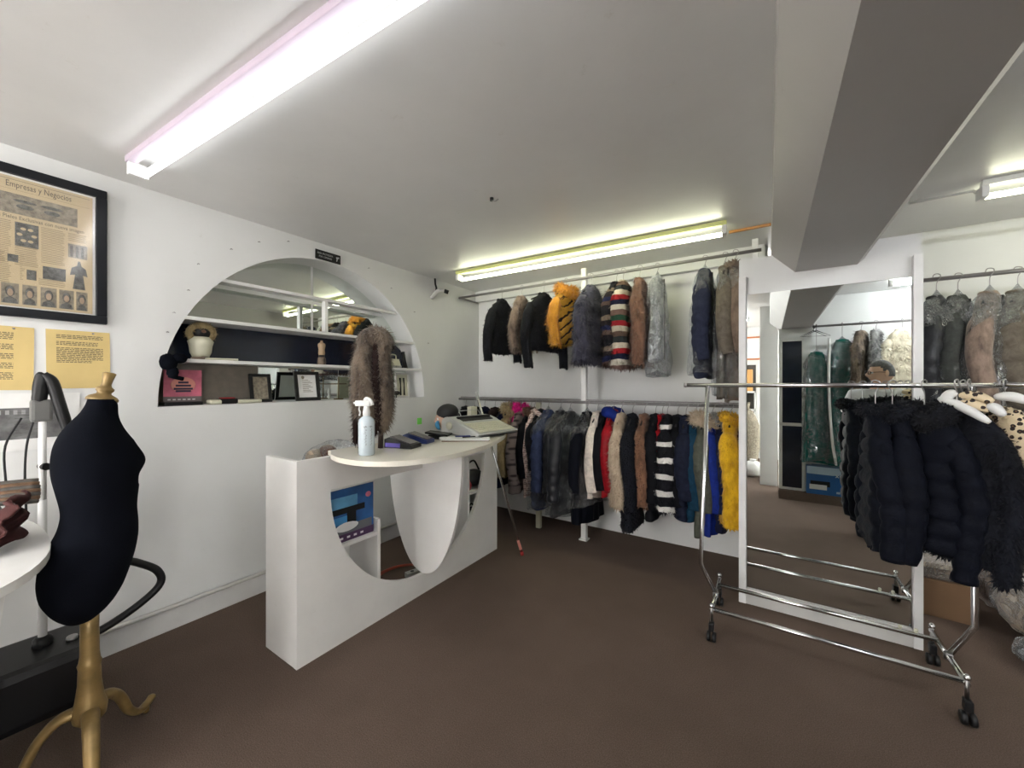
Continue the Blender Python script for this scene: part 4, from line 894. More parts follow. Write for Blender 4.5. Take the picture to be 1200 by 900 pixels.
# ================================================================ STEAMER, TABLE
t = thing('garment_steamer', 'black garment steamer with white pole, hanging nozzle and thick hose, behind the dress form', 'steamer', (-2.72, 0.295, 0))
bm = bmesh.new()
B(bm, -0.15, 0.19, -0.20, 0.15, 0.05, 0.30, 0.035); tank = finish('tank', bm, M['black'], t)
for x in (-0.15, 0.17):
    for y in (-0.17, 0.13): lathe('wheel', [(0.012, -0.012), (0.035, -0.012), (0.035, 0.012), (0.012, 0.012)], M['black'], t, 14, mat4=Matrix.Translation((x, y, 0.035)) @ Matrix.Rotation(PI/2, 4, 'Y'))
lathe('dial', [(0.02, 0), (0.018, 0.02)], M['steel'], t, 14, loc=(0.06, 0.08, 0.298))
lathe('pole_socket', [(0.035, 0), (0.03, 0.05), (0.02, 0.06)], M['black'], t, 16, loc=(0.0, 0.0, 0.28))
tube('pole', [(0, 0, 0.3), (0, 0, 0.95)], 0.0145, M['white'], t, 14); tube('pole', [(0, 0, 0.93), (0, 0, 1.33)], 0.0125, M['white'], t, 14)
tube('height_clamp', [(-0.02, 0.0, 1.10), (0.03, 0.01, 1.10)], 0.016, M['black'], t, 10); tube('height_clamp', [(-0.04, 0.0, 0.66), (0.03, 0.01, 0.66)], 0.016, M['black'], t, 10)
bm = bmesh.new(); B(bm, -0.035, 0.015, -0.035, 0.03, 1.30, 1.40, 0.012); finish('hook_bracket', bm, plain('grey bracket', (0.12, 0.12, 0.115, 1), 0.5), t)
hz = lambda x, y, z: (x, y, z)
rv = Vector((0.163, 0.987, 0))            # sideways as the photo sees it
def sp(px, z): s = (px-41)*1.75/455/1.55; return (rv.x*s, rv.y*s, z)
bm = bmesh.new(); T_(bm, spline([sp(36, 1.37), sp(39, 1.44), sp(42, 1.50), sp(45, 1.515)], 4), [0.02, 0.022, 0.024, 0.024, 0.026, 0.027, 0.027, 0.026, 0.026, 0.025, 0.023, 0.02, 0.016], 12, True, 0.7); finish('nozzle', bm, M['black'], t, True)
bm = bmesh.new()
T_(bm, spline([sp(42, 1.515), sp(52, 1.48), sp(60, 1.39), sp(70, 1.27), sp(78, 1.18)], 5), [0.018, 0.02, 0.022, 0.024, 0.026, 0.027, 0.027, 0.027, 0.027, 0.027, 0.027, 0.027, 0.027, 0.027, 0.026, 0.025, 0.025, 0.024, 0.023, 0.022, 0.021], 12, True, 0.8)
finish('handle', bm, M['black'], t, True)
hose = [(0.06, 0.20, 1.17), (0.05, 0.17, 1.0), (0.05, 0.12, 0.80), (0.06, 0.20, 0.64), (0.07, 0.30, 0.57), (0.07, 0.375, 0.50), (0.07, 0.385, 0.425), (0.07, 0.30, 0.355), (0.07, 0.17, 0.30), (0.05, 0.08, 0.29)]
tube('hose', spline(hose, 8), 0.0175, M['black'], t, 12, 1.0, True)
for a in (-0.055, -0.02):
    tube('cord', spline([(a*0.6-0.01, a, 1.32), (a*0.8-0.01, a*1.6-0.01, 1.2), (a, a*1.4-0.02, 1.05), (a, a*1.2-0.02, 0.9)], 5), 0.004, M['black'], t, 6)
t = thing('oval_table', 'white oval ended work table cut off by the left picture edge', 'table', (-2.33, -0.115, 0))
poly = [(0.66*math.copysign(abs(math.cos(a))**0.8, math.cos(a)), 0.375*math.sin(a)) for a in [2*PI*i/56 for i in range(56)]]
o = prism('table_top', poly, 'z', 0.872, 0.90, M['counter'], t)
o = prism('support_panel', [(-0.25, 0.0), (0.25, 0.0), (0.50, 0.871), (-0.50, 0.871)], 'y', 0.10, 0.125, M['counter'], t)
prism('support_panel', [(-0.20, 0.0), (0.20, 0.0), (0.30, 0.871), (-0.30, 0.871)], 'x', -0.012, 0.012, M['counter'], t)
# things on the table
t = thing('red_cloth', 'dark red cloth hanging over a small rack on the white table', 'cloth', (-2.27, 0.12, 0.90))
bm = bmesh.new(); rg = np.random.default_rng(9)
G_ = [[None]*14 for _ in range(16)]
for i in range(16):
    for k in range(14):
        u_, v_ = i/15, k/13
        G_[i][k] = bm.verts.new((-0.10+0.26*u_+0.008*rg.normal(), 0.085-0.06*v_*u_+0.012*math.sin(v_*14)+0.02*math.sin(u_*8)-0.05*(u_), 0.165-0.16*v_+0.006*math.sin(u_*19)))
for i in range(15):
    for k in range(13): bm.faces.new((G_[i][k], G_[i+1][k], G_[i+1][k+1], G_[i][k+1])).smooth = True
o = finish('cloth', bm, plain('dark red wool', (0.055, 0.014, 0.013, 1), 0.95, var=0.3, vs_=20, bump=0.3), t)
sm = o.modifiers.new('s', 'SOLIDIFY'); sm.thickness = 0.006
t = thing('hanger_stack', 'pile of old wooden hangers lying on a rack at the left picture edge', 'hangers', (-2.38, 0.08, 1.025))
wd = plain('old brown wood', (0.16, 0.09, 0.05, 1), 0.6, var=0.5, vs_=20)
for i in range(7):
    z = 0.0+i*0.011; rr = math.radians(78+i*5)
    m4 = Matrix.Rotation(rr, 4, 'Z')
    bm = bmesh.new(); T_(bm, [m4 @ Vector(p) for p in spline([(-0.17, -0.03, z), (-0.08, 0.0, z+0.004), (0, 0.012, z+0.005), (0.08, 0.0, z+0.004), (0.17, -0.03, z)], 4)], [0.008]+[0.010]*15+[0.008], 8, True, 0.9)
    finish('wooden_hanger', bm, wd if i % 2 else plain('grey wood', (0.10, 0.09, 0.08, 1), 0.6, var=0.5, vs_=20), t)
t = thing('wire_rack', 'low dark rack under the pile of wooden hangers', 'rack', (-2.36, 0.10, 0.90))
for x in (-0.12, 0.1):
    tube('leg', [(x, 0.03, 0), (x, 0.03, 0.14)], 0.008, M['black'], t, 8); tube('leg', [(x, -0.12, 0), (x, -0.12, 0.14)], 0.008, M['black'], t, 8)
box('tray', -0.15, 0.13, -0.15, 0.06, 0.105, 0.113, M['black'], t, 0.002)

# ================================================================ LEFT WALL PICTURES
t = thing('framed_newspaper', 'framed yellowed newspaper page in a black frame high on the left wall', 'picture', (-3.0, 0.20, 1.79))
H, W0, W1 = 0.715, -0.115, 0.346
for a in ((W0, W1, 0, 0.042), (W0, W1, H-0.042, H), (W0, W0+0.042, 0.042, H-0.042), (W1-0.042, W1, 0.042, H-0.042)):
    box('frame_bar', 0.002, 0.032, a[0], a[1], a[2], a[3], M['frameblack'], t, 0.004)
box('mount', 0.002, 0.010, W0+0.04, W1-0.04, 0.04, H-0.04, M['paper'], t)
box('newspaper', 0.010, 0.012, W0+0.06, W1-0.052, 0.05, H-0.052, M['news'], t)
X1 = 0.0126; y0, y1 = W0+0.07, W1-0.062
text('headline', 'Empresas y Negocios', 0.040, (X1, 0.116, H-0.100), WALLROT, M['ink'], t, 0.60, 'CENTER')
text('headline', 'Las Pieles Exclusivas con nueva imagen', 0.025, (X1, (y0+y1)/2, H-0.250), WALLROT, M['ink'], t, 0.74, 'CENTER')
def pic(nm, a, b, c, d, m=M['photo'], x=0.0124): return box(nm, 0.0119, x, a, b, c, d, m, t)
pic('printed_rule', y0, y1, H-0.066, H-0.0645, M['ink']); pic('printed_rule', y0, y1, H-0.112, H-0.111, M['inksoft'])
pic('printed_photo', -0.02, 0.24, H-0.225, H-0.13, M['photomid'])
for yy in (0.07, 0.155):
    bm = bmesh.new(); ellip(bm, (0.0126, yy, H-0.185), (0.0006, 0.027, 0.011), None, 18, 8); finish('printed_eye', bm, M['photo'], t)
    bm = bmesh.new(); ellip(bm, (0.0128, yy, H-0.160), (0.0006, 0.036, 0.007), None, 18, 8); finish('printed_brow', bm, M['photo'], t)
pic('printed_photo', 0.04, 0.112, H-0.375, H-0.262)
for q in range(6):
    a = q*1.05; bm = bmesh.new(); ellip(bm, (0.0126, 0.076+0.022*math.cos(a), H-0.318+0.032*math.sin(a)), (0.0005, 0.009, 0.007), None, 10, 6); finish('printed_face', bm, M['news'], t)
pic('printed_photo', 0.208, 0.275, H-0.385, H-0.315, M['photomid']); pic('printed_photo', 0.018, 0.05, H-0.455, H-0.42); pic('printed_photo', 0.125, 0.20, H-0.515, H-0.452)
pic('printed_photo', 0.075, 0.105, H-0.53, H-0.482)
for yy in (0.215, 0.234, 0.253): pic('printed_figure', yy, yy+0.010, H-0.38, H-0.325, M['ink'], 0.0128)
prism('printed_coat', [(0.224, H-0.545), (0.268, H-0.545), (0.260, H-0.470), (0.276, H-0.475), (0.270, H-0.437), (0.254, H-0.423), (0.250, H-0.40), (0.242, H-0.40), (0.239, H-0.423), (0.220, H-0.437), (0.214, H-0.475), (0.232, H-0.470)], 'x', 0.0119, 0.0126, M['photo'], t)
for yy, w_ in ((0.0, 0.052), (0.062, 0.045), (0.118, 0.052), (0.178, 0.050), (0.236, 0.040)):
    pic('printed_photo', yy, yy+w_, 0.062, 0.158, M['photomid'])
    bm = bmesh.new(); ellip(bm, (0.0127, yy+w_/2, 0.120), (0.0006, 0.014, 0.026), None, 14, 8); finish('printed_hair', bm, M['photo'], t)
    bm = bmesh.new(); ellip(bm, (0.0131, yy+w_/2, 0.114), (0.0005, 0.009, 0.018), None, 14, 8); finish('printed_face', bm, M['skinprint'], t)
    prism('printed_shoulders', [(yy+0.003, 0.063), (yy+w_-0.003, 0.063), (yy+w_-0.008, 0.085), (yy+w_/2, 0.096), (yy+0.008, 0.085)], 'x', 0.0124, 0.0127, M['photo'], t)
bm = bmesh.new(); rg = random.Random(4)
for (a, b, za, zb) in ((-0.04, 0.03, 0.16, 0.45), (0.04, 0.112, 0.245, 0.335), (0.12, 0.198, 0.275, 0.45), (0.208, 0.275, 0.41, 0.45), (0.055, 0.07, 0.18, 0.30), (0.112, 0.2, 0.165, 0.195), (-0.04, 0.012, 0.25, 0.3)):
    z = zb
    while z > za:
        B(bm, 0.0119, 0.0123, a, b-rg.random()*0.01, z, z+0.0028); z -= 0.0085
finish('printed_columns', bm, M['inksoft'], t, kind='stuff')
gl = NT('picture glass'); gl.t.nodes.remove(gl.p)
tr = gl.n('ShaderNodeBsdfTransparent'); g2 = gl.n('ShaderNodeBsdfGlossy'); g2.inputs['Roughness'].default_value = 0.12; mx = gl.n('ShaderNodeMixShader'); mx.inputs[0].default_value = 0.07
gl.l(tr.outputs[0], mx.inputs[1]); gl.l(g2.outputs[0], mx.inputs[2]); gl.l(mx.outputs[0], gl.out.inputs['Surface'])
box('glass', 0.0165, 0.018, W0+0.04, W1-0.04, 0.04, H-0.04, gl.m, t)
def sheet(label, y, wv, z0, z1, blocks, tilt):
    t = thing('typed_notice', label, 'paper', (-3.0, y, z0)); t.rotation_euler = (math.radians(tilt), 0, 0)
    o = box('sheet', 0.002, 0.004, 0, wv, 0, z1-z0, M['yellow'], t)
    bm = bmesh.new(); rg = random.Random(int(y*100))
    for zt, nl, wd_ in blocks:
        for i in range(nl):
            x = wv*0.15
            while x < wv*wd_:
                l = rg.uniform(0.006, 0.02); B(bm, 0.0038, 0.0045, x, min(x+l, wv*wd_), zt-i*0.0072, zt-i*0.0072+0.0034); x += l+0.003
    finish('typed_lines', bm, M['ink'], t, kind='stuff')
    lathe('pin', [(0.004, 0), (0.005, 0.004), (0.002, 0.008)], M['steel'], t, 8, mat4=Matrix.Translation((0.004, wv*0.72, z1-z0-0.01)) @ Matrix.Rotation(PI/2, 4, 'Y'))
sheet('yellow typed notice right of the other, above the dress form neck', 0.338, 0.225, 1.447, 1.745, [(0.27, 3, 0.88), (0.236, 3, 0.8), (0.205, 9, 0.88), (0.14, 2, 0.7)], 0.6)
sheet('yellow typed notice cut off by the left picture edge', 0.075, 0.222, 1.442, 1.745, [(0.27, 5, 0.72), (0.215, 4, 0.72), (0.17, 4, 0.72), (0.125, 4, 0.72), (0.08, 5, 0.72)], -0.4)
t = thing('photo_strip', 'grey printed photo strip on white paper low on the left wall behind the steamer', 'poster', (-3.0, -0.10, 1.15))
box('backing_paper', 0.002, 0.004, 0, 0.55, 0, 0.275, M['paper'], t)
box('photo', 0.004, 0.0055, 0.01, 0.50, 0.055, 0.205, plain('grey photo print', (0.13, 0.13, 0.13, 1), 0.6, var=0.5, vs_=18), t)
for i in range(9): box('print_line', 0.0055, 0.006, 0.34, 0.34+0.02+0.11*((i*7) % 5)/5, 0.07+i*0.014, 0.072+i*0.014, M['photo'], t)
for i in range(7): box('print_letter', 0.0055, 0.006, 0.24+i*0.024, 0.252+i*0.024, 0.175, 0.195, plain('light grey print', (0.3, 0.3, 0.3, 1), 0.6), t)
# sign over the arch
t = thing('warning_plaque', 'small black plaque with two lines of white letters fixed over the arch', 'sign', (-3.0, 1.71, 2.468))
box('plaque', 0.002, 0.012, 0, 0.215, 0, 0.075, M['black'], t, 0.003)
lt = plain('grey white lettering', (0.42, 0.42, 0.43, 1), 0.6)
text('lettering', 'ÁREA PROTEGIDA', 0.021, (0.0125, 0.012, 0.042), WALLROT, lt, t, 0.78); text('lettering', 'POR CÁMARAS', 0.021, (0.0125, 0.026, 0.017), WALLROT, lt, t, 0.78)
tube('camera_symbol', [(0.013, 0.175, 0.045), (0.013, 0.197, 0.05)], 0.007, lt, t, 8); tube('camera_symbol', [(0.013, 0.185, 0.04), (0.013, 0.178, 0.018)], 0.004, lt, t, 8)
NAILS = ['at the top left of the arch', 'second left of the top of the arch', 'third down the left of the arch', 'fourth down the left of the arch', 'fifth down the left of the arch', 'sixth down the left of the arch', 'just right of the black plaque', 'above the right shoulder of the arch', 'right of the arch beside its top shelf', 'right of the arch above the green note', 'lowest on the left, beside the black cloth']
# nails round the arch
for i, (y, z) in enumerate(((1.50, 2.535), (1.30, 2.47), (1.13, 2.37), (0.95, 2.225), (0.90, 2.05), (0.83, 1.90), (2.2, 2.51), (2.45, 2.38), (2.74, 2.2), (2.93, 1.9), (0.80, 1.78))):
    tagit(tube('wall_nail', [(-3.002, y, z), (-2.988, y+0.003, z+0.003), (-2.986, y+0.008, z-0.003)], 0.0026, M['steel'], n=6), 'dark nail in the wall '+NAILS[i], 'nail', 'nails around the arch')
tagit(box('sticky_note', -2.9998, -2.997, 2.785, 2.845, 1.055, 1.12, plain('bright green paper', (0.20, 0.72, 0.12, 1), 0.7)), 'bright green sticky note on the wall above the counter', 'note')
# cctv
t = thing('security_camera', 'small white and black security camera on a black bracket in the ceiling corner', 'camera', (-2.99, 3.02, 2.60))
tube('bracket', [(0.01, 0, 0), (0.015, 0.0, -0.06), (0.03, 0.0, -0.10), (0.02, 0.01, -0.13)], 0.010, M['black'], t, 8)
tube('housing', [(0.0, -0.05, -0.22), (0.05, 0.0, -0.14), (0.09, 0.05, -0.13)], [0.018, 0.024, 0.02], M['trimgrey'], t, 12)
tube('lens', [(0.09, 0.055, -0.13), (0.12, 0.09, -0.145)], 0.022, M['black'], t, 12)
tagit(tube('wall_hook', [(-3.0, 1.62, 0.80), (-2.95, 1.62, 0.80), (-2.945, 1.62, 0.83)], 0.01, M['white'], n=8), 'short white peg on the wall left of the counter', 'peg')

# ================================================================ THINGS IN THE NICHE
SZ = 1.627; LS = 1.335
XN = -3.10
t = thing('fur_bust', 'cream and brown fur collar bust at the left end of the niche shelf', 'bust', (XN, 1.0, SZ))
lathe('base', [(0.05, 0), (0.052, 0.015), (0.03, 0.03)], F['greybrown'], t, 18)
lathe('bust_body', [(0.045, 0.02), (0.058, 0.05), (0.062, 0.09), (0.07, 0.12), (0.045, 0.15)], M['creamplastic'], t, 18)
bm = bmesh.new(); T_(bm, [(0.01+0.02*math.sin(a), 0.064*math.cos(a), 0.175+0.052*math.sin(a)) for a in [2*PI*i/20 for i in range(21)]], 0.020, 10); bm.normal_update(); spikes(bm, list(bm.faces), 500, 0.014, 0.006, rng, 0.3, 0.8); finish('fur_ring', bm, F['khakifur'], t)
bm = bmesh.new(); ellip(bm, (0.0, 0.005, 0.18), (0.035, 0.05, 0.05), None, 18, 12); finish('dark_centre', bm, M['black'], t)
bm = bmesh.new(); ellip(bm, (0.035, 0.005, 0.185), (0.008, 0.014, 0.010), None, 12, 8); finish('rosette', bm, F['brownfur'], t)
t = thing('fur_scarf_end', 'pale narrow strip trailing over the shelf edge beside the bust', 'strip', (XN+0.04, 1.08, SZ))
tube('strip', spline([(0, -0.09, 0.008), (0.02, 0.0, 0.008), (0.05, 0.10, 0.008)], 6), 0.007, M['creamplastic'], t, 8)
t = thing('black_glove', 'black cloth bundle hung over the left edge of the niche', 'cloth', (-2.985, 0.82, 1.50))
bm = bmesh.new(); rr_ = random.Random(8); ellip(bm, (0.02, -0.02, 0.10), (0.03, 0.045, 0.05), None, 16, 10, 0.06, rr_); ellip(bm, (0.02, 0.03, 0.125), (0.028, 0.04, 0.03), None, 16, 10, 0.06, rr_); ellip(bm, (0.02, 0.0, 0.04), (0.022, 0.03, 0.035), None, 16, 10, 0.06, rr_); finish('cloth', bm, M['blackcloth'], t, True)
tube('tie', [(0.02, -0.02, 0.02), (0.02, 0.05, 0.0)], 0.012, M['blackcloth'], t, 8)
t = thing('pink_card', 'square pink card with black lettering standing at the left of the niche', 'card', (-3.13, 0.90, LS+0.02), 0)
box('card', -0.004, 0.0, -0.08, 0.115, 0.035, 0.205, M['pink'], t); box('card_foot', -0.004, 0.0, -0.08, 0.115, 0.0, 0.033, plain('grey pink card foot', (0.2, 0.17, 0.17, 1), 0.6), t)
bm = bmesh.new(); ellip(bm, (0.0015, 0.018, 0.11), (0.001, 0.065, 0.05), None, 16, 8); finish('orange_glow_print', bm, plain('peach print', (0.70, 0.30, 0.25, 1), 0.6), t)
inkd = plain('dark navy print', (0.03, 0.015, 0.05, 1), 0.6)
for zz, s in ((0.125, 0.04), (0.105, 0.06), (0.085, 0.075), (0.07, 0.06)): box('print_letters', 0.002, 0.0035, 0.018-s*0.65, 0.018+s*0.65, zz-0.007, zz+0.006, inkd, t)
for i in range(6): box('print_letters', 0.0, 0.0012, -0.06+i*0.025, -0.045+i*0.025, 0.012, 0.02, M['paper'], t)
tagit(box('black_case', -3.14, -3.03, 0.80, 0.99, LS+0.001, LS+0.022, M['black'], bev=0.004), 'flat black case lying below the pink card', 'case')
t = thing('folded_scarf', 'white, red and black folded scarf lying on the niche sill', 'scarf', (-3.07, 1.13, LS+0.001))
for a, b, m, hh in ((-0.10, -0.03, M['creamplastic'], 0.03), (-0.045, 0.06, M['black'], 0.036), (0.055, 0.21, M['creamplastic'], 0.026)):
    bm = bmesh.new(); B(bm, -0.04, 0.04, a, b, 0, hh, 0.010); finish('fold', bm, m, t, True)
bm = bmesh.new(); B(bm, -0.03, 0.03, -0.03, 0.045, 0.034, 0.042, 0.003); finish('red_fold', bm, M['red'], t)
def pframe(label, y, w_, h_, lean, fm, face, extra=None, x=-3.12, rz=0, bw=0.022):
    t = thing('framed_photo', label, 'frame', (x, y, LS+0.001)); t.rotation_euler = (0, math.radians(-lean), math.radians(rz))
    for a in ((0, w_, 0, bw), (0, w_, h_-bw, h_), (0, bw, bw, h_-bw), (w_-bw, w_, bw, h_-bw)): box('frame_bar', 0, 0.016, a[0], a[1], a[2], a[3], fm, t, 0.002)
    box('picture', 0.002, 0.006, bw, w_-bw, bw, h_-bw, face, t)
    if extra: extra(t, w_, h_)
    return t
pframe('dark framed photo leaning in the niche, left of the white certificate', 1.30, 0.145, 0.21, 10, M['black'], M['photomid'])
def cert(t, w_, h_):
    bm = bmesh.new()
    for i in range(9): B(bm, 0.006, 0.007, w_*0.32, w_*(0.72-0.08*(i % 3)), h_*0.3+i*0.012, h_*0.3+i*0.012+0.004)
    finish('printed_lines', bm, M['photomid'], t, kind='stuff')
    bm = bmesh.new(); ellip(bm, (0.007, w_*0.35, h_*0.8), (0.001, 0.012, 0.014), None, 12, 8); finish('printed_crest', bm, M['photomid'], t)
pframe('black framed white certificate standing in the middle of the niche', 1.60, 0.20, 0.235, 10, M['black'], M['paper'], cert, x=-3.08, bw=0.026)
t = thing('standing_cross', 'thin bronze cross standing in the niche right of the certificate', 'cross', (-3.12, 1.99, LS+0.001)); br = plain('dark bronze', (0.16, 0.12, 0.06, 1), 0.4, 0.8)
tube('upright', [(0, 0, 0.0), (0, 0, 0.20)], 0.005, br, t, 8); tube('cross_arm', [(0, -0.075, 0.135), (0, 0.075, 0.135)], 0.005, br, t, 8); box('base', -0.025, 0.025, -0.03, 0.03, 0, 0.01, br, t)
def fig(t, w_, h_):
    bm = bmesh.new(); ellip(bm, (0.009, w_*0.5, h_*0.5), (0.003, 0.017, 0.055), None, 14, 8); ellip(bm, (0.009, w_*0.5, h_*0.83), (0.003, 0.010, 0.013), None, 12, 8); finish('painted_figure', bm, plain('red brown paint', (0.30, 0.10, 0.05, 1), 0.6), t)
pframe('small picture of a red brown robed figure in the niche, beside the cross', 2.13, 0.12, 0.20, 5, M['creamplastic'], M['creamplastic'], fig, bw=0.012)
t = thing('white_figurine', 'small white figurine left of the fur stole in the niche', 'figurine', (-3.05, 2.09, LS+0.001)); lathe('figure', [(0.018, 0), (0.014, 0.02), (0.010, 0.05), (0.012, 0.07), (0.006, 0.08)], M['paper'], t, 14); lathe('head', [(0.004, 0.078), (0.010, 0.088), (0.004, 0.10)], M['paper'], t, 12)
def sil(t, w_, h_):
    for a in (0.35, 0.62): 
        bm = bmesh.new(); T_(bm, [(0.008, w_*a, 0.02), (0.008, w_*a+0.004, h_*0.5), (0.008, w_*a, h_*0.8)], [0.012, 0.006, 0.012], 8, True, 0.3); finish('printed_silhouette', bm, M['black'], t)
pframe('silver grey frame with dark silhouettes at the right end of the niche', 2.61, 0.17, 0.245, 4, M['trimgrey'], M['creamplastic'], sil, bw=0.014)
t = thing('dark_ornament', 'small dark bird-like ornament at the right end of the niche', 'ornament', (-3.04, 2.55, LS+0.001))
bm = bmesh.new(); ellip(bm, (0, 0, 0.045), (0.018, 0.05, 0.022), None, 14, 8); finish('body', bm, M['black'], t); tube('legs', [(0, 0, 0), (0, 0, 0.03)], 0.006, M['black'], t, 6); tube('head', [(0, -0.04, 0.05), (0, -0.06, 0.075)], 0.010, M['black'], t, 8)
t = thing('miniature_dress_form', 'small cream and dark miniature dress form on the niche shelf', 'figurine', (-3.11, 1.83, SZ))
lathe('skirt', [(0.030, 0), (0.034, 0.02), (0.030, 0.06), (0.020, 0.07)], F['greybrown'], t, 18); lathe('waist_band', [(0.024, 0.062), (0.024, 0.084)], M['black'], t, 16)
lathe('torso', [(0.022, 0.08), (0.026, 0.10), (0.023, 0.13), (0.030, 0.165), (0.026, 0.18), (0.010, 0.19), (0.009, 0.205)], plain('tan linen', (0.45, 0.32, 0.2, 1), 0.7), t, 18)
t = thing('cream_purse', 'cream and grey purse on the right end of the niche shelf', 'purse', (-3.10, 2.56, SZ))
prism('purse_body', [(-0.085, 0), (0.085, 0), (0.05, 0.09), (-0.05, 0.09)], 'x', -0.03, 0.03, M['creamplastic'], t); box('grey_band', 0.03, 0.034, -0.08, 0.08, 0.0, 0.025, F['greyfur'], t)
tube('handle', spline([(0, -0.04, 0.09), (0, -0.03, 0.13), (0, 0.03, 0.13), (0, 0.04, 0.09)], 5), 0.006, M['creamplastic'], t, 8)
t = thing('black_boot_ornament', 'dark slanted ornament right of the cream purse on the shelf', 'ornament', (-3.10, 2.70, SZ)); tube('body', [(0, -0.02, 0.17), (0, 0.0, 0.08), (0, 0.02, 0.0)], [0.022, 0.02, 0.026], M['black'], t, 10); lathe('foot', [(0.03, 0), (0.028, 0.01)], M['black'], t, 12, loc=(0, 0.02, 0))

# ================================================================ RIGHT BAY FLOOR
t = thing('cardboard_box', 'brown cardboard box on the floor behind the right foot of the rolling rack', 'box', (0.88, 3.62, 0), math.radians(-4))
box('carton', -0.14, 0.19, -0.10, 0.2, 0, 0.23, M['cardboard'], t, 0.003); box('tape', -0.14, 0.19, 0.03, 0.07, 0.23, 0.232, plain('brown tape', (0.22, 0.15, 0.08, 1), 0.3), t); box('flap', -0.13, 0.18, 0.20, 0.205, 0.18, 0.30, M['cardboard'], t)
t = thing('folded_furs', 'folded brown furs in plastic lying on the cardboard box', 'bundle', (0.86, 3.62, 0.233))
for i in range(3):
    bm = bmesh.new(); B(bm, -0.11+i*0.01, 0.16-i*0.02, -0.08, 0.12, i*0.032, i*0.032+0.032, 0.013); finish('folded_fur', bm, [F['taupefur'], F['brownlong'], F['beigefur']][i], t, True)
bm = bmesh.new(); B(bm, -0.13, 0.18, -0.10, 0.14, 0.0, 0.105, 0.02); finish('plastic_cover', bm, M['plasticthick'], t)
def bag(label, x, y, r, m, k, hh):
    t = thing('plastic_bag', label, 'bag', (x, y, 0)); rg_ = random.Random(k)
    bm = bmesh.new(); vs2 = ellip(bm, (0, 0, hh/2), (r, r*0.75, hh/2), None, 24, 16, 0.05, rg_)
    for v in vs2:
        if v.co.z < 0.01: v.co.z = 0.004
    finish('contents', bm, m, t, True)
    bm = bmesh.new(); vs2 = ellip(bm, (0, 0, hh/2+0.01), (r*1.08, r*0.82, hh/2*1.03), None, 24, 16, 0.05, rg_)
    for v in vs2: v.co.z = max(v.co.z, 0.002)
    finish('film', bm, M['plasticthick'], t, True)
bag('beige bundled coat in clear plastic on the floor at the right picture edge', 1.36, 3.48, 0.24, F['beigefur'], 1, 0.40)
bag('green grey bundle in clear plastic lying in front of the beige one', 1.30, 3.12, 0.22, F['greyolive'], 2, 0.16)
bag('taupe bundle in clear plastic behind the beige one', 1.28, 3.86, 0.18, F['taupefur'], 3, 0.48)

# ================================================================ SEEN IN THE TALL MIRROR
t = thing('printer_carton', 'blue and white printer carton standing under the green gowns, seen in the mirror', 'box', (0.66, -0.03, 0.11))
box('carton', -0.26, 0.26, -0.11, 0.06, 0, 0.345, plain('deep blue carton', (0.015, 0.10, 0.30, 1), 0.35), t, 0.003)
fr = 0.0605
prism('pale_panel', [(-0.255, 0.25), (-0.255, 0.34), (0.255, 0.34), (0.255, 0.30), (0.0, 0.245)], 'y', fr-0.0005, fr+0.001, plain('pale blue print', (0.42, 0.55, 0.68, 1), 0.4), t)
# the lettering is read through the mirror, so it faces +Y
text('brand_lettering', 'xerox', 0.075, (0.20, fr+0.001, 0.225), BACKROT, M['paper'], t, 1.0)
box('printer_picture', -0.23, -0.06, fr, fr+0.002, 0.06, 0.12, M['paper'], t); box('printer_picture', -0.22, -0.03, fr, fr+0.0015, 0.10, 0.165, M['black'], t)
box('yellow_badge', 0.14, 0.20, fr, fr+0.0015, 0.13, 0.175, plain('yellow print', (0.6, 0.55, 0.05, 1), 0.5), t)
for i, cc in enumerate(((0.2, 0.5, 0.15), (0.6, 0.5, 0.1), (0.4, 0.45, 0.55))): box('round_badge', 0.17-i*0.07, 0.205-i*0.07, fr, fr+0.0015, 0.03, 0.055, plain('badge %d' % i, cc+(1,), 0.5), t)
# rear of the left bay, a sliver of it in the mirror's left edge
t = thing('framed_print', 'blue and white print in an orange frame on the rear wall, in the mirror', 'picture', (-0.95, -2.995, 1.98))
box('print', 0, 0.84, 0.0, 0.02, 0, 0.4, M['paper'], t); 
for a in ((0, 0.84, -0.03, 0), (0, 0.84, 0.4, 0.43), (-0.03, 0, -0.03, 0.43), (0.84, 0.87, -0.03, 0.43)): box('frame_bar', a[0], a[1], 0.0, 0.035, a[2], a[3], plain('orange wood frame', (0.5, 0.17, 0.06, 1), 0.5), t)
box('blue_shape', 0.3, 0.6, 0.02, 0.022, 0.12, 0.3, plain('light blue shape', (0.2, 0.4, 0.6, 1), 0.5), t)
struct(box('dark_doorway_1', -1.15, -0.20, -3.0, -2.985, 0, 1.85, plain('dark doorway', (0.05, 0.045, 0.04, 1), 0.7)))  # dark sheet on the wall, its colour standing in for an unlit opening
t = thing('storage_shelves', 'white shelves below an orange light stand-in, seen at the left edge of the mirror', 'shelf', (-0.70, -2.78, 0))
for z in (0.55, 0.95, 1.3): box('shelf', -0.1, 0.5, -0.17, 0.15, z, z+0.03, M['white'], t)
for x in (-0.1, 0.48): box('side', x, x+0.02, -0.17, 0.15, 0, 1.33, M['white'], t)
tagit(box('orange_light_stand_in', -0.62, -0.25, -2.9, -2.66, 1.332, 1.75, plain('orange light stand-in', (0.65, 0.34, 0.12, 1), 0.6)), 'orange light stand-in on top of the rear shelves, seen in the mirror', 'box')  # orange colour stands in for light from the room beyond
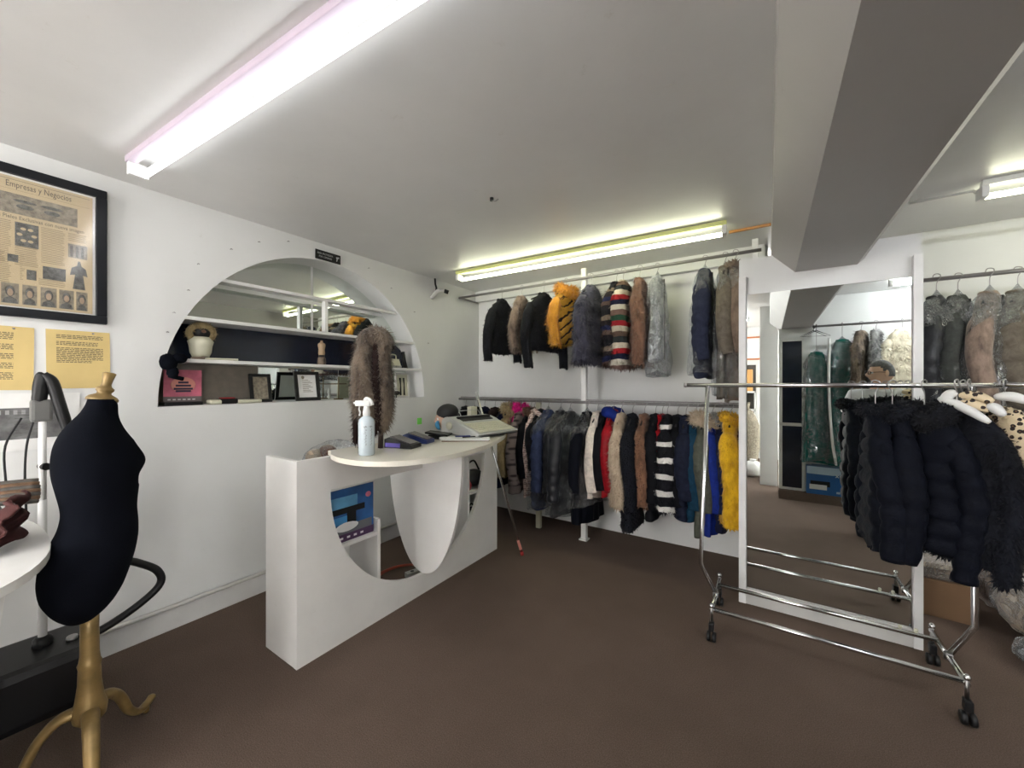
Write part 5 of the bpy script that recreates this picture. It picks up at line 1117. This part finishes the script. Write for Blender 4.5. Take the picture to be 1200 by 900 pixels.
def sack(label, x, y, r, hh, m, k):
    t = thing('sack', label, 'sack', (x, y, 0)); bm = bmesh.new(); vs2 = ellip(bm, (0, 0, hh/2), (r, r*0.8, hh/2), None, 20, 14, 0.05, random.Random(k))
    for v in vs2: v.co.z = max(v.co.z, 0.0)
    finish('sack_body', bm, m, t, True); tube('knot', [(0, 0, hh*0.97), (0, 0, hh*1.1)], [0.03, 0.05], m, t, 10)
sack('grey round sack seen low at the left edge of the mirror', -0.30, -1.65, 0.2, 1.05, M['photomid'], 11)
sack('white sack on the floor seen at the left edge of the mirror', -0.20, -1.15, 0.18, 0.25, M['paper'], 12)
tagit(box('wall_rail', -1.2, -0.05, -1.30, -1.27, 1.93, 1.955, M['greyrail']), 'dark rail crossing the rear of the left bay, seen in the mirror', 'rail') if False else None

# ================================================================ PEOPLE
def skinmesh(name, verts, edges, root=0, sub=2):
    me = bpy.data.meshes.new(name+'_k'); me.from_pydata([v[0] for v in verts], edges, []); o = bpy.data.objects.new(name+'_k', me); C.objects.link(o)
    md = o.modifiers.new('s', 'SKIN'); md.use_smooth_shade = True
    sv = me.skin_vertices[0].data
    for i, v in enumerate(verts):
        r = v[1]; sv[i].radius = r if isinstance(r, tuple) else (r, r); sv[i].use_root = (i == root)
    s = o.modifiers.new('u', 'SUBSURF'); s.levels = sub; s.render_levels = sub
    dg = bpy.context.evaluated_depsgraph_get(); m2 = bpy.data.meshes.new_from_object(o.evaluated_get(dg))
    bpy.data.objects.remove(o); return m2
def add_head(bm, c, yaw, k=1.0, pitch=0.0):
    R = Matrix.Rotation(yaw, 3, 'Z') @ Matrix.Rotation(pitch, 3, 'X'); c = Vector(c)
    rr = bmesh.ops.create_uvsphere(bm, u_segments=36, v_segments=28, radius=1.0)
    for v in rr['verts']:
        x, y, z = v.co; X_, Y_, Z_ = x*0.075, y*0.095, z*0.118
        if z < 0: X_ *= 1-0.30*(-z)**1.5; Y_ *= 1-0.18*(-z)**2*(1 if y > 0 else 0.2)
        if y < 0:
            g = lambda x0, z0, sx, sz: math.exp(-((x-x0)/sx)**2-((z-z0)/sz)**2)
            Y_ -= 0.026*g(0, -0.22, 0.16, 0.20)+0.010*g(0, -0.02, 0.12, 0.22)            # nose
            Y_ += 0.012*g(0.38, 0.02, 0.2, 0.13)+0.012*g(-0.38, 0.02, 0.2, 0.13)         # eye sockets
            Y_ -= 0.006*g(0, 0.18, 0.6, 0.1)+0.007*g(0, -0.52, 0.28, 0.07)+0.004*g(0, -0.62, 0.22, 0.05)-0.004*g(0, -0.57, 0.3, 0.03)-0.006*g(0, -0.88, 0.3, 0.1)*1
            Y_ -= 0.008*g(0, -0.85, 0.3, 0.14)
        v.co = c+(R @ Vector((X_, Y_, Z_)))*k
    for f in set(f for v in rr['verts'] for f in v.link_faces): f.smooth = True
    for s in (-1, 1):
        ellip(bm, c+(R @ Vector((s*0.077, 0.010, -0.005)))*k, (0.010*k, 0.018*k, 0.032*k), R, 14, 10)
    return R, c
def hair_cap(c, R, k, m, parent, low=-0.25, name='hair'):
    bm = bmesh.new(); rr = bmesh.ops.create_uvsphere(bm, u_segments=36, v_segments=24, radius=1.0)
    dl = []
    for v in rr['verts']:
        x, y, z = v.co
        line = 0.52 if y < -0.35 else (0.52-(y+0.35)*2.0 if y < 0.05 else low)
        if z < line-0.12: dl.append(v)
        wv = 1+0.02*math.sin(x*30)*math.sin(y*26+z*14)
        v.co = Vector(c)+(R @ Vector((x*0.081*wv, y*0.101*wv, z*0.126*wv)))*k
    bmesh.ops.delete(bm, geom=dl, context='VERTS')
    o = finish(name, bm, m, parent, True); s = o.modifiers.new('s', 'SOLIDIFY'); s.thickness = 0.008; return o
def hand(verts, edges, wrist, wi, dirv, side):
    """palm and five fingers continuing from the wrist index"""
    d = Vector(dirv).normalized(); sd = Vector(side).normalized(); w_ = Vector(wrist)
    pi = len(verts); verts.append((tuple(w_+d*0.05), (0.030, 0.017))); edges.append((wi, pi))
    for f in range(4):
        o_ = (f-1.5)*0.019; L = [0.062, 0.072, 0.068, 0.052][f]; b = pi
        for j, q in enumerate((0.045, 0.045+L*0.5, 0.045+L)):
            p = w_+d*(0.05+q)+sd*o_*(1+0.15*j)-Vector((0, 0, 0))+d.cross(sd)*0.012*j; verts.append((tuple(p), 0.0088-0.0008*j)); edges.append((b, len(verts)-1)); b = len(verts)-1
    b = pi
    for j in range(2):
        p = w_+d*(0.035+0.03*(j+1))+sd*(-0.04-0.014*j); verts.append((tuple(p), 0.0105-0.001*j)); edges.append((b, len(verts)-1)); b = len(verts)-1
def person(label, loc, rz, joints, headc, headyaw, k, top_m, leg_m, hair_m, shortsl=True, pitch=0.0, kidx=1.0):
    t = thing('person', label, 'person', loc, rz); J = joints
    names = list(J); V = [(J[n_][0], J[n_][1]) for n_ in names]; ix = {n_: i for i, n_ in enumerate(names)}
    E = [(ix[a], ix[b]) for a, b in (('pelvis', 'waist'), ('waist', 'chest'), ('chest', 'neck0'), ('neck0', 'neck1'), ('chest', 'sh_l'), ('sh_l', 'el_l'), ('el_l', 'wr_l'), ('chest', 'sh_r'), ('sh_r', 'el_r'), ('el_r', 'wr_r'),
                                    ('pelvis', 'hip_l'), ('hip_l', 'kn_l'), ('kn_l', 'an_l'), ('an_l', 'to_l'), ('pelvis', 'hip_r'), ('hip_r', 'kn_r'), ('kn_r', 'an_r'), ('an_r', 'to_r'))]
    VV = list(V)
    for s, w_, e_ in ((1, 'wr_l', 'el_l'), (-1, 'wr_r', 'el_r')):
        d = Vector(J[w_][0])-Vector(J[e_][0]); hand(VV, E, J[w_][0], ix[w_], d, (0, -1, 0) if abs(d.normalized().y) < 0.8 else (s, 0, 0))
    m2 = skinmesh('body', VV, E)
    bm = bmesh.new(); bm.from_mesh(m2); R, c = add_head(bm, headc, headyaw, k, pitch); body = finish('body', bm, M['skin'], t, True)
    hair_cap(headc, R, k, hair_m, t)
    for s in (-1, 1):
        for nm, rr_, m, off in (('eye', 0.0105, M['paper'], 0), ('pupil', 0.005, M['black'], 0.0075)):
            bm = bmesh.new(); ellip(bm, c+(R @ Vector((s*0.029, -0.081-off, 0.002)))*k, (rr_*k,)*3, None, 12, 8); finish(nm, bm, m, body)
    bm = bmesh.new(); T_(bm, [c+(R @ Vector((x, -0.093+abs(x)*0.35, -0.062)))*k for x in (-0.022, -0.01, 0, 0.01, 0.022)], 0.0035*k, 6, True, 0.6); finish('mouth', bm, plain('lips', (0.3, 0.12, 0.1, 1), 0.5), body)
    # clothes: the same skeleton, a little fatter
    def grow(keys, edges, f, ends=None):
        vv = []; id2 = {}
        for kk in keys:
            r = J[kk][1]; r = r if isinstance(r, tuple) else (r, r); id2[kk] = len(vv); vv.append((J[kk][0], (r[0]+f, r[1]+f)))
        ee = [(id2[a], id2[b]) for a, b in edges]
        for a, b, q in (ends or []):
            pa, pb = Vector(J[a][0]), Vector(J[b][0]); r = J[b][1]; r = r if isinstance(r, tuple) else (r, r); vv.append((tuple(pa.lerp(pb, q)), (r[0]+f+0.012, r[1]+f+0.012))); ee.append((id2[a], len(vv)-1))
        return vv, ee
    if shortsl: vv, ee = grow(['pelvis', 'waist', 'chest', 'sh_l', 'sh_r', 'neck0'], [('pelvis', 'waist'), ('waist', 'chest'), ('chest', 'sh_l'), ('chest', 'sh_r'), ('chest', 'neck0')], 0.034, [('sh_l', 'el_l', 0.7), ('sh_r', 'el_r', 0.7)])
    else: vv, ee = grow(['pelvis', 'waist', 'chest', 'sh_l', 'sh_r', 'neck0', 'el_l', 'el_r'], [('pelvis', 'waist'), ('waist', 'chest'), ('chest', 'sh_l'), ('chest', 'sh_r'), ('chest', 'neck0'), ('sh_l', 'el_l'), ('sh_r', 'el_r')], 0.014, [('el_l', 'wr_l', 0.92), ('el_r', 'wr_r', 0.92)])
    me = skinmesh('shirt', vv, ee, 1); me.materials.append(top_m); o = bpy.data.objects.new('shirt', me); C.objects.link(o); o.parent = t
    vv, ee = grow(['pelvis', 'hip_l', 'kn_l', 'hip_r', 'kn_r'], [('pelvis', 'hip_l'), ('hip_l', 'kn_l'), ('pelvis', 'hip_r'), ('hip_r', 'kn_r')], 0.014, [('kn_l', 'an_l', 0.95), ('kn_r', 'an_r', 0.95)])
    me = skinmesh('trousers', vv, ee, 0); me.materials.append(leg_m); o = bpy.data.objects.new('trousers', me); C.objects.link(o); o.parent = t
    for s in ('l', 'r'):
        a, b = Vector(J['an_'+s][0]), Vector(J['to_'+s][0]); bm = bmesh.new(); T_(bm, [a+Vector((0, 0.045, -0.035)), a+Vector((0, 0, -0.03)), a.lerp(b, 0.6)+Vector((0, 0, -0.005)), b+Vector((0, -0.03, 0.0))], [0.042, 0.05, 0.046, 0.034], 14, True, 0.7)
        for v in bm.verts: v.co.z = max(v.co.z, 0.002)
        finish('shoe', bm, M['black'], t, True)
    return t, body, R, c
# local: facing -y.  Standing man; the body faces the mirror, the head is turned to his left
S = {'pelvis': ((0, 0, 0.93), (0.15, 0.105)), 'waist': ((0, 0, 1.07), (0.145, 0.10)), 'chest': ((0, 0.01, 1.28), (0.165, 0.11)), 'neck0': ((0, 0.015, 1.42), (0.065, 0.06)), 'neck1': ((0, 0.005, 1.50), (0.055, 0.055)),
     'sh_l': ((0.19, 0.01, 1.345), 0.058), 'el_l': ((0.25, 0.03, 1.07), 0.042), 'wr_l': ((0.25, -0.06, 0.84), 0.027), 'sh_r': ((-0.19, 0.01, 1.345), 0.058), 'el_r': ((-0.25, 0.03, 1.07), 0.042), 'wr_r': ((-0.25, -0.06, 0.84), 0.027),
     'hip_l': ((0.095, 0, 0.86), 0.088), 'kn_l': ((0.105, -0.01, 0.48), 0.055), 'an_l': ((0.11, 0.02, 0.085), 0.038), 'to_l': ((0.12, -0.13, 0.035), 0.03),
     'hip_r': ((-0.095, 0, 0.86), 0.088), 'kn_r': ((-0.105, -0.01, 0.48), 0.055), 'an_r': ((-0.11, 0.02, 0.085), 0.038), 'to_r': ((-0.12, -0.13, 0.035), 0.03)}
shirt = plain('white shirt cotton', (0.62, 0.63, 0.66, 1), 0.8, var=0.15, vs_=9)
trs = plain('dark trousers', (0.03, 0.035, 0.05, 1), 0.8)
t, body, R, c = person('grey-haired man with glasses and white shirt behind the coats, seen in the mirror', (0.90, 1.08, 0), PI, S, (0, -0.005, 1.575), math.radians(78), 0.98, shirt, trs, M['hairgrey'])
for s in (-1, 1):
    bm = bmesh.new(); T_(bm, [c+R @ Vector((s*0.032+0.024*math.cos(a), -0.104, 0.002+0.017*math.sin(a))) for a in [2*PI*i/16 for i in range(17)]], 0.003, 6); T_(bm, [c+R @ Vector(p) for p in ((s*0.056, -0.10, 0.006), (s*0.078, -0.04, 0.008), (s*0.08, 0.01, 0.004))], 0.003, 6)
    finish('glasses', bm, M['black'], t)
# seated clerk behind the counter, blue face mask
Q = {'pelvis': ((0, 0.02, 0.56), (0.15, 0.12)), 'waist': ((0, 0.02, 0.70), (0.125, 0.095)), 'chest': ((0, 0.0, 0.86), (0.135, 0.10)), 'neck0': ((0, -0.005, 0.98), (0.055, 0.052)), 'neck1': ((0, -0.02, 1.05), (0.048, 0.048)),
     'sh_l': ((0.155, 0.0, 0.925), 0.048), 'el_l': ((0.20, 0.02, 0.70), 0.036), 'wr_l': ((0.13, -0.16, 0.66), 0.024), 'sh_r': ((-0.155, 0.0, 0.925), 0.048), 'el_r': ((-0.20, 0.02, 0.70), 0.036), 'wr_r': ((-0.13, -0.16, 0.66), 0.024),
     'hip_l': ((0.09, -0.02, 0.53), 0.08), 'kn_l': ((0.10, -0.36, 0.50), 0.056), 'an_l': ((0.10, -0.28, 0.085), 0.037), 'to_l': ((0.10, -0.42, 0.035), 0.028),
     'hip_r': ((-0.09, -0.02, 0.53), 0.08), 'kn_r': ((-0.10, -0.36, 0.50), 0.056), 'an_r': ((-0.10, -0.28, 0.085), 0.037), 'to_r': ((-0.10, -0.42, 0.035), 0.028)}
t, body, R, c = person('seated person with black hair and blue face mask behind the counter', (-2.57, 2.76, 0), math.radians(35), Q, (0, -0.035, 1.150), math.radians(-80), 0.95, trs, trs, M['hairblack'], False, 0.12)
bm = bmesh.new(); rr = bmesh.ops.create_uvsphere(bm, u_segments=24, v_segments=16, radius=1.0); dl = []
for v in rr['verts']:
    x, y, z = v.co
    if y > -0.1: dl.append(v)
    v.co = c+(R @ Vector((x*0.068, y*0.055-0.062, z*0.055-0.06)))*0.95
bmesh.ops.delete(bm, geom=dl, context='VERTS'); finish('face_mask', bm, plain('blue mask', (0.05, 0.24, 0.42, 1), 0.8), t, True)
bm = bmesh.new(); ellip(bm, c+R @ Vector((0, 0.02, 0.045)), (0.088, 0.105, 0.085), R, 22, 14); ellip(bm, c+R @ Vector((0.0, 0.075, -0.03)), (0.075, 0.05, 0.10), R, 20, 12); finish('hair', bm, M['hairblack'], t, True)
t = thing('stool', 'dark stool under the seated person behind the counter', 'stool', (-2.57, 2.78, 0)); lathe('seat', [(0.17, 0.40), (0.18, 0.42), (0.17, 0.445)], M['black'], t, 24)
for a in (45, 135, 225, 315): tube('leg', [(0.1*math.cos(math.radians(a)), 0.1*math.sin(math.radians(a)), 0.41), (0.17*math.cos(math.radians(a)), 0.17*math.sin(math.radians(a)), 0)], 0.012, M['steel'], t, 8)
# carpet debris
rg = random.Random(6)
t = thing('floor_lint', 'few dark threads lying on the carpet before the dress form', 'threads', (-1.20, 0.48, 0))
for i in range(7):
    a = rg.uniform(0, PI); x, y = rg.uniform(-0.08, 0.08), rg.uniform(-0.05, 0.06); tube('thread', [(x, y, 0.002), (x+0.05*math.cos(a), y+0.05*math.sin(a), 0.003)], 0.0016, M['black'], t, 5)
